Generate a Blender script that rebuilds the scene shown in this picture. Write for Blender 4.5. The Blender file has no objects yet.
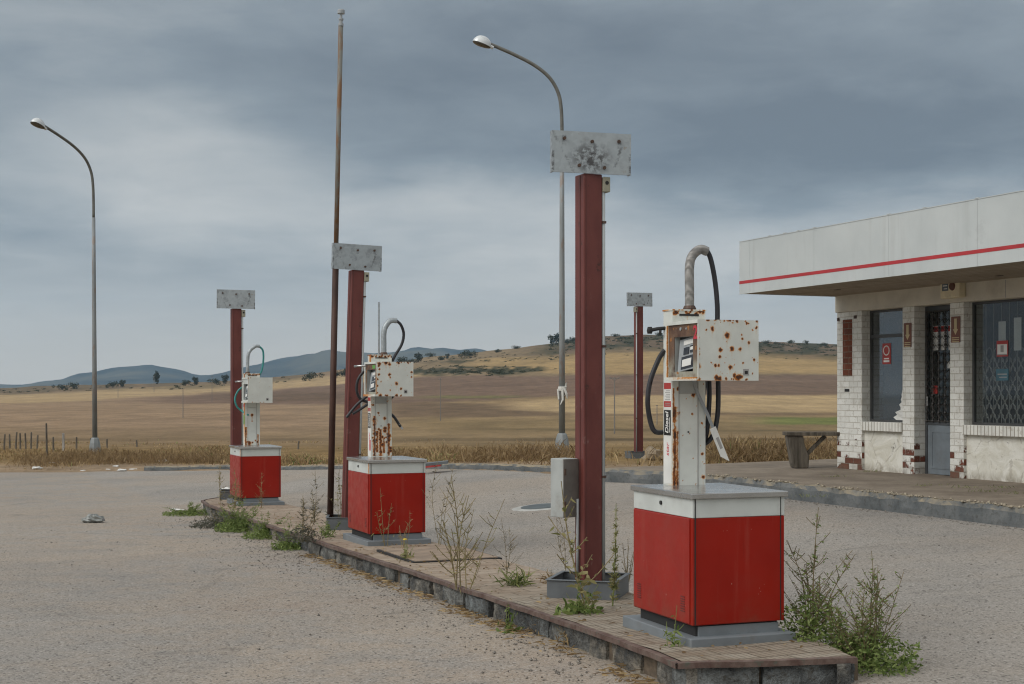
HAZE = 7e-5
SUN_E = 1.35
EXPO = 0.06
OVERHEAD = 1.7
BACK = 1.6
# darker and brighter parts of the cloud cover: azimuth, height, widths, strength
BLOBS = [(-.23, .145, .13, .055, .26), (.12, .190, .32, .070, -.30), (.25, .150, .22, .05, -.18), (-.05, .245, .25, .04, -.12), (.09, .105, .24, .045, .28), (-.30, .255, .10, .05, .12), (.34, .110, .12, .04, .20), (-.2, .21, .16, .03, -.10), (-.28, .09, .2, .025, -.06)]
CLOUD_STOPS = [(.05, (.155, .182, .215)), (.35, (.245, .281, .315)), (.62, (.395, .422, .437)), (.95, (.585, .588, .575))]
import bpy, math, random
from mathutils import Vector, Matrix, noise as mnoise
R = math.radians
random.seed(7)
scene = bpy.context.scene
col = scene.collection

# ---------------------------------------------------------------- frame of the station
F = 1422.0            # focal length in pixels of a 1024 px wide frame (50 mm lens)
HZ = 391.0            # row of the horizon
ZC = 1.536            # eye height
ROW = math.atan2(597.0, 1422.0)          # direction of the pump row
CA, SA = math.cos(ROW), math.sin(ROW)

def st(x, y):
    return (CA * x + SA * y, -SA * x + CA * y)
def W(s, t, z=0.0):
    return Vector((s * CA - t * SA, s * SA + t * CA, z))
def sm(a, b, x):
    if a == b: return 0.0 if x < a else 1.0
    k = min(1.0, max(0.0, (x - a) / (b - a)))
    return k * k * (3 - 2 * k)
def lerp(a, b, k): return a + (b - a) * k
def interp(xs, ys, x):
    if x <= xs[0]: return ys[0]
    for i in range(1, len(xs)):
        if x <= xs[i]:
            return lerp(ys[i - 1], ys[i], (x - xs[i - 1]) / (xs[i] - xs[i - 1]))
    return ys[-1]
def nz(x, y, z=0.0): return mnoise.noise(Vector((x, y, z)))

def road_z(x, y):
    s, t = st(x, y)
    t2 = max(-10, min(t, 60))
    w = sm(4.8, 11, s) * (1 - sm(22, 44, t))
    return (-0.01734 * t2) * (1 - w) + 0.056 * w - 0.03 * (1 - sm(4.1, 5.0, s))
def island_z(t): return 0.14 - 0.01734 * t
def pave_z(s, t): return 0.262 + 0.015 * (s - 11)

# ---------------------------------------------------------------- mesh helper
class MB:
    def __init__(self):
        self.v = []; self.f = []; self.m = []
    def add(self, vs, fs, mi=0, M=None):
        b = len(self.v)
        for p in vs:
            p = Vector(p)
            self.v.append(tuple(M @ p if M is not None else p))
        for f in fs:
            self.f.append(tuple(b + i for i in f)); self.m.append(mi)
    def box(self, x0, x1, y0, y1, z0, z1, mi=0, M=None, skip=()):
        vs = [(x0,y0,z0),(x1,y0,z0),(x1,y1,z0),(x0,y1,z0),(x0,y0,z1),(x1,y0,z1),(x1,y1,z1),(x0,y1,z1)]
        fs = {'-z':(0,3,2,1),'+z':(4,5,6,7),'-y':(0,1,5,4),'+x':(1,2,6,5),'+y':(2,3,7,6),'-x':(3,0,4,7)}
        self.add(vs, [f for k, f in fs.items() if k not in skip], mi, M)
        return self
    def tube(self, path, r, n=8, mi=0, caps=True, M=None):
        P = [Vector(p) for p in path]
        rs = r if isinstance(r, (list, tuple)) else [r] * len(P)
        rings = []; up = None
        for i, p in enumerate(P):
            d = (P[min(i + 1, len(P) - 1)] - P[max(i - 1, 0)]).normalized()
            if up is None:
                up = Vector((0, 0, 1)) if abs(d.z) < 0.9 else Vector((1, 0, 0))
            a = d.cross(up)
            if a.length < 1e-5: a = d.cross(Vector((0, 1, 0)))
            a.normalize(); b = d.cross(a).normalized(); up = -b if False else a.cross(d)
            rings.append([p + (a * math.cos(2*math.pi*k/n) + b * math.sin(2*math.pi*k/n)) * rs[i] for k in range(n)])
        vs = [q for rg in rings for q in rg]
        fs = []
        for i in range(len(P) - 1):
            for k in range(n):
                k2 = (k + 1) % n
                fs.append((i*n+k, (i+1)*n+k, (i+1)*n+k2, i*n+k2))
        if caps:
            fs.append(tuple(range(n)))
            fs.append(tuple((len(P)-1)*n + k for k in reversed(range(n))))
        self.add(vs, fs, mi, M)
        return self
    def lathe(self, prof, n=16, c=(0,0,0), mi=0, M=None):
        vs = []; fs = []
        for (r, z) in prof:
            for k in range(n):
                a = 2*math.pi*k/n
                vs.append((c[0]+r*math.cos(a), c[1]+r*math.sin(a), c[2]+z))
        for i in range(len(prof)-1):
            for k in range(n):
                k2 = (k+1) % n
                fs.append((i*n+k, i*n+k2, (i+1)*n+k2, (i+1)*n+k))
        fs.append(tuple(reversed(range(n))))
        fs.append(tuple((len(prof)-1)*n+k for k in range(n)))
        self.add(vs, fs, mi, M)
        return self
    def grid(self, o, du, dv, nu, nv, mi=0):
        o, du, dv = Vector(o), Vector(du), Vector(dv)
        vs = [o + du*(i/nu) + dv*(j/nv) for j in range(nv+1) for i in range(nu+1)]
        fs = [(j*(nu+1)+i, j*(nu+1)+i+1, (j+1)*(nu+1)+i+1, (j+1)*(nu+1)+i) for j in range(nv) for i in range(nu)]
        self.add(vs, fs, mi)
        return self
    def build(self, name, mats, parent=None, bevel=0.0, smooth=False, rust=None, uv=True):
        me = bpy.data.meshes.new(name)
        me.from_pydata(self.v, [], self.f)
        if not isinstance(mats, (list, tuple)): mats = [mats]
        for m in mats: me.materials.append(m)
        if len(mats) > 1: me.polygons.foreach_set('material_index', self.m)
        if smooth: me.polygons.foreach_set('use_smooth', [True] * len(me.polygons))
        if uv:
            ul = me.uv_layers.new(name='UVMap')
            buf = [0.0] * (2 * len(me.loops))
            for p in me.polygons:
                nx, ny, nzz = abs(p.normal.x), abs(p.normal.y), abs(p.normal.z)
                for li in p.loop_indices:
                    c = self.v[me.loops[li].vertex_index]
                    if nzz >= nx and nzz >= ny: a, b = c[0], c[1]
                    elif nx >= ny: a, b = c[1], c[2]
                    else: a, b = c[0], c[2]
                    buf[2*li] = a; buf[2*li+1] = b
            ul.data.foreach_set('uv', buf)
        if rust is not None:
            at = me.attributes.new('rust', 'FLOAT', 'POINT')
            at.data.foreach_set('value', [rust(*c) for c in self.v])
        me.update()
        o = bpy.data.objects.new(name, me); col.objects.link(o)
        if parent is not None: o.parent = parent
        if bevel:
            b = o.modifiers.new('bevel', 'BEVEL'); b.width = bevel; b.segments = 2; b.limit_method = 'ANGLE'; b.angle_limit = R(40)
            b.harden_normals = False
        return o

def tag(o, label=None, cat=None, group=None, kind=None):
    if label: o['label'] = label
    if cat: o['category'] = cat
    if group: o['group'] = group
    if kind: o['kind'] = kind
    return o
def empty(name, loc, rz=0.0, tilt=(0, 0)):
    o = bpy.data.objects.new(name, None); o.empty_display_size = 0.2
    col.objects.link(o); o.location = loc; o.rotation_euler = (tilt[0], tilt[1], rz)
    return o
def children(o): return [c for c in bpy.data.objects if c.parent == o]
def copy_tree(o, parent=None):
    c = o.copy(); col.objects.link(c); c.parent = parent
    for ch in children(o): copy_tree(ch, c)
    return c
def pieces(name, mat, parent, boxes, bevel=0.0, M=None):
    out = []
    for b in boxes:
        m = MB(); m.box(*b, M=M); out.append(m.build(name, mat, parent, bevel=bevel))
    return out
def curve3(pts, n=24):
    # Catmull-Rom through pts
    P = [Vector(p) for p in pts]; P = [2*P[0]-P[1]] + P + [2*P[-1]-P[-2]]
    out = []
    m = len(P) - 3
    for i in range(m):
        a, b, c, d = P[i:i+4]
        k = max(2, n // m)
        for j in range(k):
            t = j / k
            out.append(0.5*((2*b)+(c-a)*t+(2*a-5*b+4*c-d)*t*t+(3*b-a-3*c+d)*t**3))
    out.append(P[-2])
    return out
def text(name, body, size, mat, parent, loc, face='-y', bold=0.0, align='CENTER', spin=0.0, extrude=0.0006, sx=1.0, shear=0.0):
    cu = bpy.data.curves.new(name, 'FONT'); cu.body = body; cu.size = size
    cu.align_x = align; cu.align_y = 'CENTER'; cu.extrude = extrude; cu.offset = bold; cu.shear = shear
    tmp = bpy.data.objects.new(name, cu); col.objects.link(tmp)
    dg = bpy.context.evaluated_depsgraph_get()
    me = bpy.data.meshes.new_from_object(tmp.evaluated_get(dg))
    bpy.data.objects.remove(tmp); bpy.data.curves.remove(cu)
    me.materials.clear(); me.materials.append(mat)
    if face == '-y': B = Matrix(((1,0,0),(0,0,-1),(0,1,0)))
    else:            B = Matrix(((0,0,-1),(-1,0,0),(0,1,0)))
    M = Matrix.Translation(loc) @ (B @ Matrix.Rotation(spin, 3, 'Z') @ Matrix.Diagonal((sx,1,1))).to_4x4()
    me.transform(M); me.name = name
    o = bpy.data.objects.new(name, me); col.objects.link(o)
    if parent is not None: o.parent = parent
    return o
# ---------------------------------------------------------------- materials
class NT:
    def __init__(self, name):
        self.mat = bpy.data.materials.new(name); self.mat.use_nodes = True
        self.t = self.mat.node_tree; self.t.nodes.clear()
        self.out = self.n('ShaderNodeOutputMaterial')
        self.b = self.n('ShaderNodeBsdfPrincipled')
        self.l(self.b.outputs[0], self.out.inputs['Surface'])
        self.tc = self.n('ShaderNodeTexCoord')
    def n(self, ty, **kw):
        nd = self.t.nodes.new(ty)
        for k, v in kw.items(): setattr(nd, k, v)
        return nd
    def l(self, a, b): self.t.links.new(a, b)
    def set(self, sock, v):
        if hasattr(v, 'is_output') or isinstance(v, bpy.types.NodeSocket): self.l(v, sock)
        else:
            if isinstance(v, (tuple, list)) and len(v) == 3 and sock.type == 'RGBA': v = (*v, 1)
            sock.default_value = v
    def noise(self, scale, detail=4, rough=0.55, vec=None, dist=0.0, sc=None):
        v = vec or self.tc.outputs['Object']
        if sc:
            mp = self.n('ShaderNodeMapping'); mp.inputs['Scale'].default_value = sc; self.l(v, mp.inputs[0]); v = mp.outputs[0]
        nd = self.n('ShaderNodeTexNoise'); nd.inputs['Scale'].default_value = scale
        nd.inputs['Detail'].default_value = detail; nd.inputs['Roughness'].default_value = rough
        nd.inputs['Distortion'].default_value = dist
        self.l(v, nd.inputs['Vector'])
        return nd.outputs['Fac']
    def voro(self, scale, vec=None, feature='F1', out='Distance', sc=None, rnd=1.0):
        v = vec or self.tc.outputs['Object']
        if sc:
            mp = self.n('ShaderNodeMapping'); mp.inputs['Scale'].default_value = sc; self.l(v, mp.inputs[0]); v = mp.outputs[0]
        nd = self.n('ShaderNodeTexVoronoi', feature=feature); nd.inputs['Scale'].default_value = scale
        nd.inputs['Randomness'].default_value = rnd
        self.l(v, nd.inputs['Vector'])
        return nd.outputs[out]
    def ramp(self, fac, stops):
        nd = self.n('ShaderNodeValToRGB'); e = nd.color_ramp.elements
        while len(e) < len(stops): e.new(0.5)
        for i, (p, c) in enumerate(stops):
            e[i].position = p
            e[i].color = (c, c, c, 1) if isinstance(c, (int, float)) else (*c, 1)
        self.set(nd.inputs['Fac'], fac)
        return nd.outputs['Color']
    def mix(self, fac, a, b, mode='MIX'):
        nd = self.n('ShaderNodeMix', data_type='RGBA', blend_type=mode)
        self.set(nd.inputs[0], fac); self.set(nd.inputs[6], a); self.set(nd.inputs[7], b)
        return nd.outputs[2]
    def math(self, op, a, b=0.0, clamp=False):
        nd = self.n('ShaderNodeMath', operation=op, use_clamp=clamp)
        self.set(nd.inputs[0], a); self.set(nd.inputs[1], b)
        return nd.outputs[0]
    def mr(self, v, a, b, c=0.0, d=1.0, smooth=True):
        nd = self.n('ShaderNodeMapRange'); nd.interpolation_type = 'SMOOTHSTEP' if smooth else 'LINEAR'
        self.set(nd.inputs[0], v)
        for i, x in enumerate((a, b, c, d)): nd.inputs[i+1].default_value = x
        return nd.outputs[0]
    def sep(self, v):
        nd = self.n('ShaderNodeSeparateXYZ'); self.l(v, nd.inputs[0]); return nd.outputs
    def attr(self, name):
        nd = self.n('ShaderNodeAttribute', attribute_name=name); return nd
    def bump(self, h, strength=0.3, dist=0.01):
        nd = self.n('ShaderNodeBump'); nd.inputs['Strength'].default_value = strength; nd.inputs['Distance'].default_value = dist
        self.set(nd.inputs['Height'], h); self.l(nd.outputs[0], self.b.inputs['Normal'])
    def fin(self, c, rough=0.6, metal=0.0, spec=0.5):
        self.set(self.b.inputs['Base Color'], c); self.set(self.b.inputs['Roughness'], rough)
        self.set(self.b.inputs['Metallic'], metal); self.b.inputs['Specular IOR Level'].default_value = spec
        return self.mat

def sc3(c, k): return tuple(min(1, x * k) for x in c)
def pm(name, c, rough=0.6, var=0.15, scale=6.0, metal=0.0, bump=0.0, spec=0.5, dirt=0.0, dirtc=(0.12,0.10,0.08), bscale=None):
    m = NT(name)
    f = m.noise(scale, 5)
    cc = m.mix(m.mr(f, 0.3, 0.7), sc3(c, 1 - var), sc3(c, 1 + var))
    if dirt:
        d = m.noise(scale * 0.6, 7, 0.7)
        cc = m.mix(m.math('MULTIPLY', m.mr(d, 0.5, 0.75), dirt), cc, dirtc)
    if bump: m.bump(m.noise(bscale or scale * 8, 4), 0.4, bump)
    rr = m.mr(f, 0.3, 0.7, max(0.05, rough - 0.08), min(1, rough + 0.08))
    return m.fin(cc, rr, metal, spec)

def rusty(name, paint, rough=0.42, speck=0.0, tint=0.0, grime=0.25):
    """painted sheet steel: attribute 'rust' gives the worked-out spots and runs"""
    m = NT(name)
    a = m.attr('rust').outputs['Fac']
    nf = m.noise(70, 5, 0.65)
    fac = m.math('ADD', a, m.math('MULTIPLY', m.math('SUBTRACT', nf, 0.5), m.mr(a, 0.02, 0.2, 0, 0.7)))
    base = m.mix(m.mr(m.noise(5, 5), 0.3, 0.7), sc3(paint, 0.9), sc3(paint, 1.06))
    gr = m.noise(9, 7, 0.7, sc=(1, 1, 0.25))
    base = m.mix(m.math('MULTIPLY', m.mr(gr, 0.5, 0.8), grime), base, (0.25, 0.22, 0.17))
    if speck:
        sp = m.voro(26); sr = m.noise(4, 2)
        k = m.math('MULTIPLY', m.mr(sp, 0.05, 0.16, 1, 0), m.mr(sr, 0.62 - speck*0.2, 0.68 - speck*0.2))
        base = m.mix(k, base, (0.16, 0.06, 0.02))
    stain = m.ramp(fac, [(0.10, (0.56, 0.36, 0.15)), (0.34, (0.52, 0.22, 0.05)), (0.62, (0.30, 0.095, 0.022)), (0.92, (0.06, 0.026, 0.015))])
    c = m.mix(m.mr(fac, 0.03, 0.42), base, stain)
    m.bump(fac, 0.25, 0.004)
    return m.fin(c, m.mr(fac, 0.1, 0.5, rough, 0.85), 0, 0.5)

MT = {}
MT['white_paint'] = rusty('white_enamel', (0.60, 0.62, 0.58))
MT['white_trim'] = pm('white_trim', (0.52, 0.55, 0.53), 0.4, 0.06, 5, dirt=0.5, dirtc=(0.3,0.28,0.23))
def red_mat():
    m = NT('red_enamel')
    f = m.noise(3.0, 5)
    c = m.mix(m.mr(f, 0.3, 0.7), (0.255, 0.0085, 0.0028), (0.295, 0.011, 0.0036))
    fd = m.noise(2.2, 6, 0.6)
    c = m.mix(m.math('MULTIPLY', m.mr(fd, 0.45, 0.8), 0.35), c, (0.25, 0.045, 0.03))
    sc_ = m.voro(11, sc=(1, 1, 0.45)); k = m.mr(sc_, 0.02, 0.035, 1, 0); k = m.math('MULTIPLY', k, m.mr(m.noise(5, 2), 0.55, 0.6))
    c = m.mix(k, c, (0.5, 0.38, 0.33))
    z = m.sep(m.tc.outputs['Object'])[2]
    low = m.math('MULTIPLY', m.mr(z, 0.12, 0.34, 1, 0), m.mr(m.noise(7, 6), 0.4, 0.7))
    c = m.mix(m.math('MULTIPLY', low, 0.45), c, (0.16, 0.06, 0.035))
    str_ = m.noise(16, 5, .65, sc=(1, 1, .06)); c = m.mix(m.math('MULTIPLY', m.mr(str_, .55, .75), .22), c, (.33, .10, .075))
    dk = m.noise(11, 6, .7, sc=(1, 1, .12)); c = m.mix(m.math('MULTIPLY', m.mr(dk, .58, .74), .25), c, (.10, .012, .006))
    sp = m.voro(38); c = m.mix(m.math('MULTIPLY', m.mr(sp, .05, .11, 1, 0), m.mr(m.noise(6, 3), .60, .64)), c, (.42, .26, .22))
    return m.fin(c, m.mr(m.noise(12, 5), 0.3, 0.7, 0.28, 0.5), 0, 0.5)
MT['red'] = red_mat()
MT['red'].node_tree.nodes['Principled BSDF'].inputs['Specular IOR Level'].default_value = 0.22
MT['red_door'] = MT['red'].copy(); MT['red_door'].name = 'faded_red_enamel'
MT['red_door'].node_tree.nodes['Principled BSDF'].inputs['Specular IOR Level'].default_value = 0.45
MT['steel_top'] = pm('brushed_steel_top', (0.42, 0.42, 0.41), 0.24, 0.05, 3, metal=0.75, dirt=0.12, dirtc=(0.22,0.19,0.15))
MT['grey_plinth'] = pm('grey_painted_concrete', (0.165, 0.185, 0.20), 0.6, 0.10, 6, dirt=0.45, dirtc=(0.14,0.12,0.10), bump=0.002)
MT['dark'] = pm('dark_gap', (0.02, 0.02, 0.02), 0.8, 0.2)
MT['rubber'] = pm('black_rubber', (0.018, 0.018, 0.022), 0.38, 0.2, 20, spec=0.5)
MT['teal_hose'] = pm('teal_hose', (0.03, 0.23, 0.22), 0.45, 0.15, 20)
MT['tape'] = None
def tape():
    m = NT('wrapped_grey_tape')
    z = m.noise(5, 3, sc=(1, 1, 5))
    w = m.n('ShaderNodeTexWave', wave_type='BANDS', bands_direction='DIAGONAL'); w.inputs['Scale'].default_value = 9; w.inputs['Distortion'].default_value = 6; w.inputs['Detail'].default_value = 3
    m.l(m.tc.outputs['Object'], w.inputs[0])
    c = m.mix(w.outputs['Fac'], (0.21, 0.205, 0.195), (0.31, 0.30, 0.285))
    c = m.mix(m.mr(z, 0.5, 0.75), c, (0.10, 0.095, 0.09))
    m.bump(w.outputs['Fac'], 0.6, 0.006)
    return m.fin(c, 0.5, 0.2)
MT['tape'] = tape()
MT['galv'] = None
def galv(name, c=(0.36, 0.40, 0.42), scr=0.8):
    m = NT(name)
    s = m.voro(30, out='Color'); sv = m.sep(s)[0]
    base = m.mix(sv, sc3(c, 0.93), sc3(c, 1.05))
    x = m.noise(5, 7, 0.7, dist=1.2)
    base = m.mix(m.math('MULTIPLY', m.mr(x, 0.52, 0.70), scr*0.30), base, (0.20, 0.20, 0.20))
    e = m.noise(9, 6, 0.7)
    base = m.mix(m.math('MULTIPLY', m.mr(e, 0.62, 0.72), 0.7), base, (0.26, 0.20, 0.13))
    at = m.attr('rust').outputs['Fac']
    fa = m.math('MULTIPLY', at, m.mr(m.noise(22, 6, 0.7, dist=.4), 0.40, 0.58))
    base = m.mix(fa, base, (0.045, 0.043, 0.045))
    return m.fin(base, m.mr(x, 0.3, 0.7, 0.35, 0.6), m.mr(fa, 0, 1, .3, 0))
MT['galv'] = galv('galvanised_plate')
MT['galv_pole'] = None
def polemat(name, c, rc, z0, z1, amt):
    m = NT(name)
    z = m.sep(m.tc.outputs['Object'])[2]
    n1 = m.noise(7, 6, 0.65, sc=(1, 1, 0.35))
    base = m.mix(m.mr(m.noise(3, 4, sc=(1,1,.3)), 0.3, 0.7), sc3(c, 0.85), sc3(c, 1.12))
    k = m.math('MULTIPLY', m.mr(n1, 0.50, 0.62), m.math('MULTIPLY', m.mr(z, z0, z1), amt))
    base = m.mix(k, base, rc)
    return m.fin(base, 0.55, 0.15)
MT['lamp_pole'] = polemat('grey_lamp_post', (0.23, 0.25, 0.255), (0.22, 0.11, 0.05), 0.2, 2.5, 0.4)
MT['lamp_arm'] = pm('weathered_lamp_arm', (0.13, 0.13, 0.115), 0.5, 0.2, 6, metal=0.2)
def mastmat():
    m = NT('rusty_mast')
    z = m.sep(m.tc.outputs['Object'])[2]
    n1 = m.noise(9, 6, 0.65, sc=(1, 1, 0.25))
    low = m.mix(m.mr(n1, 0.35, 0.65), (0.035, 0.016, 0.011), (0.075, 0.033, 0.022))
    up = m.mix(m.mr(n1, 0.42, 0.58), (0.17, 0.17, 0.15), (0.17, 0.085, 0.035))
    return m.fin(m.mix(m.mr(z, 3.25, 3.3), low, up), 0.65, 0.1)
MT['mast'] = mastmat()
def postmat():
    m = NT('oxide_red_post')
    n1 = m.noise(5, 6, 0.6, sc=(1, 1, 0.4))
    c = m.mix(m.mr(n1, 0.3, 0.7), (0.105, 0.026, 0.022), (0.150, 0.042, 0.034))
    k = m.mr(m.noise(16, 7, 0.72, sc=(1,1,.5)), 0.62, 0.70)
    c = m.mix(m.math('MULTIPLY', k, 0.55), c, (0.24, 0.15, 0.13))
    k2 = m.mr(m.noise(10, 7, 0.7), 0.62, 0.68)
    c = m.mix(m.math('MULTIPLY', k2, 0.8), c, (0.045, 0.02, 0.014))
    m.bump(m.noise(30, 3), 0.15, 0.002)
    return m.fin(c, 0.5, 0, 0.4)
MT['post'] = postmat()
MT['tray'] = pm('grey_tray', (0.115, 0.128, 0.138), 0.5, 0.15, 6, dirt=0.6, dirtc=(0.10,0.08,0.06), metal=0.1)
MT['soil'] = pm('dry_soil', (0.13, 0.10, 0.07), 0.95, 0.3, 20, bump=0.01)
MT['meter_box'] = pm('grey_meter_box', (0.36, 0.38, 0.37), 0.5, 0.10, 5, dirt=0.5, dirtc=(0.16,0.13,0.10))
MT['bolt'] = pm('rusty_bolt', (0.09, 0.055, 0.04), 0.6, 0.3, 30, metal=0.3)
MT['rustpanel'] = None
def rustpanel():
    m = NT('rusted_face')
    n1 = m.noise(11, 6, 0.65)
    y = m.sep(m.tc.outputs['Object'])
    c = m.mix(m.mr(n1, 0.3, 0.72), (0.075, 0.035, 0.022), (0.17, 0.10, 0.06))
    g = m.noise(8, 5); 
    k = m.math('MULTIPLY', m.mr(y[2], 1.66, 1.80, 1, 0), m.mr(g, 0.35, 0.6))
    c = m.mix(k, c, (0.33, 0.33, 0.27))
    k2 = m.mr(m.noise(20, 6), 0.60, 0.68)
    c = m.mix(k2, c, (0.33, 0.14, 0.04))
    return m.fin(c, 0.6, 0.1)
MT['rustpanel'] = rustpanel()
MT['display'] = pm('grey_display_plate', (0.30, 0.32, 0.33), 0.35, 0.08, 10)
MT['display_dark'] = pm('black_display_glass', (0.015, 0.015, 0.018), 0.2, 0.2, 10)
MT['sticker_red'] = pm('red_sticker', (0.38, 0.035, 0.03), 0.5, 0.1)
MT['sticker_white'] = pm('white_sticker', (0.66, 0.66, 0.63), 0.45, 0.06)
MT['sticker_black'] = pm('black_sticker', (0.015, 0.015, 0.015), 0.4, 0.1)
MT['sticker_green'] = pm('green_sticker', (0.10, 0.30, 0.06), 0.5, 0.1)
MT['print_grey'] = pm('grey_print', (0.30, 0.29, 0.28), 0.6, 0.1)
MT['print_red'] = pm('red_print', (0.50, 0.03, 0.05), 0.5, 0.1)
MT['print_white'] = pm('white_print', (0.75, 0.75, 0.72), 0.5, 0.05)
MT['chrome'] = pm('dull_chrome', (0.45, 0.45, 0.45), 0.3, 0.1, 10, metal=0.9)
MT['lamp_shell'] = pm('lamp_shell', (0.62, 0.65, 0.66), 0.3, 0.05, 5, metal=0.2)
MT['lamp_lens'] = pm('smoked_lamp_lens', (0.09, 0.085, 0.075), 0.25, 0.2, 5)
MT['rag'] = pm('white_rag', (0.6, 0.6, 0.57), 0.8, 0.1)
def plants(name, a, b):
    m = NT(name)
    at = m.attr('tone').outputs['Fac']
    c = m.mix(at, a, b)
    m.set(m.b.inputs['Subsurface Weight'], 0.0)
    tr = m.n('ShaderNodeBsdfTranslucent'); m.l(c, tr.inputs[0])
    mx = m.n('ShaderNodeMixShader'); mx.inputs[0].default_value = 0.3
    m.fin(c, 0.6, 0, 0.3)
    m.l(m.b.outputs[0], mx.inputs[1]); m.l(tr.outputs[0], mx.inputs[2]); m.l(mx.outputs[0], m.out.inputs[0])
    return m.mat
MT['leaf'] = plants('weed_leaf', (0.075, 0.125, 0.026), (0.26, 0.32, 0.105))
MT['leaf_pale'] = plants('pale_weed_leaf', (0.14, 0.16, 0.05), (0.38, 0.33, 0.16))
MT['leaf_grey'] = plants('grey_weed_leaf', (0.06, 0.07, 0.05), (0.15, 0.14, 0.11))
MT['dry'] = plants('dry_grass_blade', (0.14, 0.085, 0.04), (0.48, 0.355, 0.185))
MT['greenblade'] = plants('green_grass_blade', (0.08, 0.115, 0.03), (0.26, 0.28, 0.10))
MT['treeleaf'] = plants('tree_leaf', (0.022, 0.03, 0.014), (0.055, 0.062, 0.03))
MT['stem'] = pm('weed_stem', (0.20, 0.16, 0.075), 0.7, 0.25, 30)
MT['stem_green'] = pm('green_weed_stem', (0.16, 0.19, 0.06), 0.7, 0.25, 30)
MT['stem_red'] = pm('reddish_weed_stem', (0.16, 0.125, 0.065), 0.7, 0.25, 30)
MT['bark'] = pm('tree_bark', (0.06, 0.05, 0.04), 0.9, 0.3, 10)
MT['wood_grey'] = None
def wood(name, c):
    m = NT(name)
    n1 = m.noise(14, 6, 0.6, sc=(1, 1, 0.12))
    cc = m.mix(m.mr(n1, 0.3, 0.7), sc3(c, 0.5), sc3(c, 1.35))
    m.bump(n1, 0.6, 0.01)
    return m.fin(cc, 0.9, 0, 0.2)
MT['wood_grey'] = wood('weathered_wood', (0.12, 0.105, 0.085))
MT['post_wood'] = wood('fence_post_wood', (0.13, 0.115, 0.095))
MT['post_pale'] = wood('pale_post', (0.34, 0.33, 0.31))
MT['concrete_pole'] = pm('far_pole', (0.19, 0.175, 0.16), 0.8, 0.1)
MT['paper'] = pm('white_litter', (0.62, 0.62, 0.60), 0.7, 0.1, 9)
MT['can'] = pm('crushed_can', (0.22, 0.23, 0.22), 0.4, 0.5, 14, metal=0.4)
MT['rock'] = pm('tan_rock', (0.24, 0.19, 0.13), 0.9, 0.3, 8, bump=0.02)
MT['slab'] = pm('filler_lid', (0.07, 0.085, 0.09), 0.6, 0.3, 8)
MT['slab_rim'] = pm('filler_rim', (0.36, 0.36, 0.34), 0.8, 0.2, 8)
# ---------------------------------------------------------------- ground
def hit(px, py, f, y0=20.0):
    Y = y0; u = (px - 512) / F
    for _ in range(60):
        Y2 = (ZC - f(u * Y, Y)) * F / (py - HZ)
        Y = 0.5 * Y + 0.5 * max(1.0, min(200.0, Y2))
    return Vector((u * Y, Y, f(u * Y, Y)))

# far edge of the forecourt (px, py measured on the photograph -> ground points)
EDGE = []
for px, py in ((-420, 476), (-200, 475), (0, 472.5), (145, 471), (228, 470), (330, 469.5), (430, 469), (500, 470.5), (560, 474), (606, 480)):
    p = hit(px, py, road_z); EDGE.append((p.x, p.y))
for t_ in (18.8, 17.0):
    p = W(11.0, t_); EDGE.append((p.x, p.y))
edge_u = [x / y for x, y in EDGE]; edge_y = [y for x, y in EDGE]
def edge_at(u):
    return interp(edge_u, edge_y, u)

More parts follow.
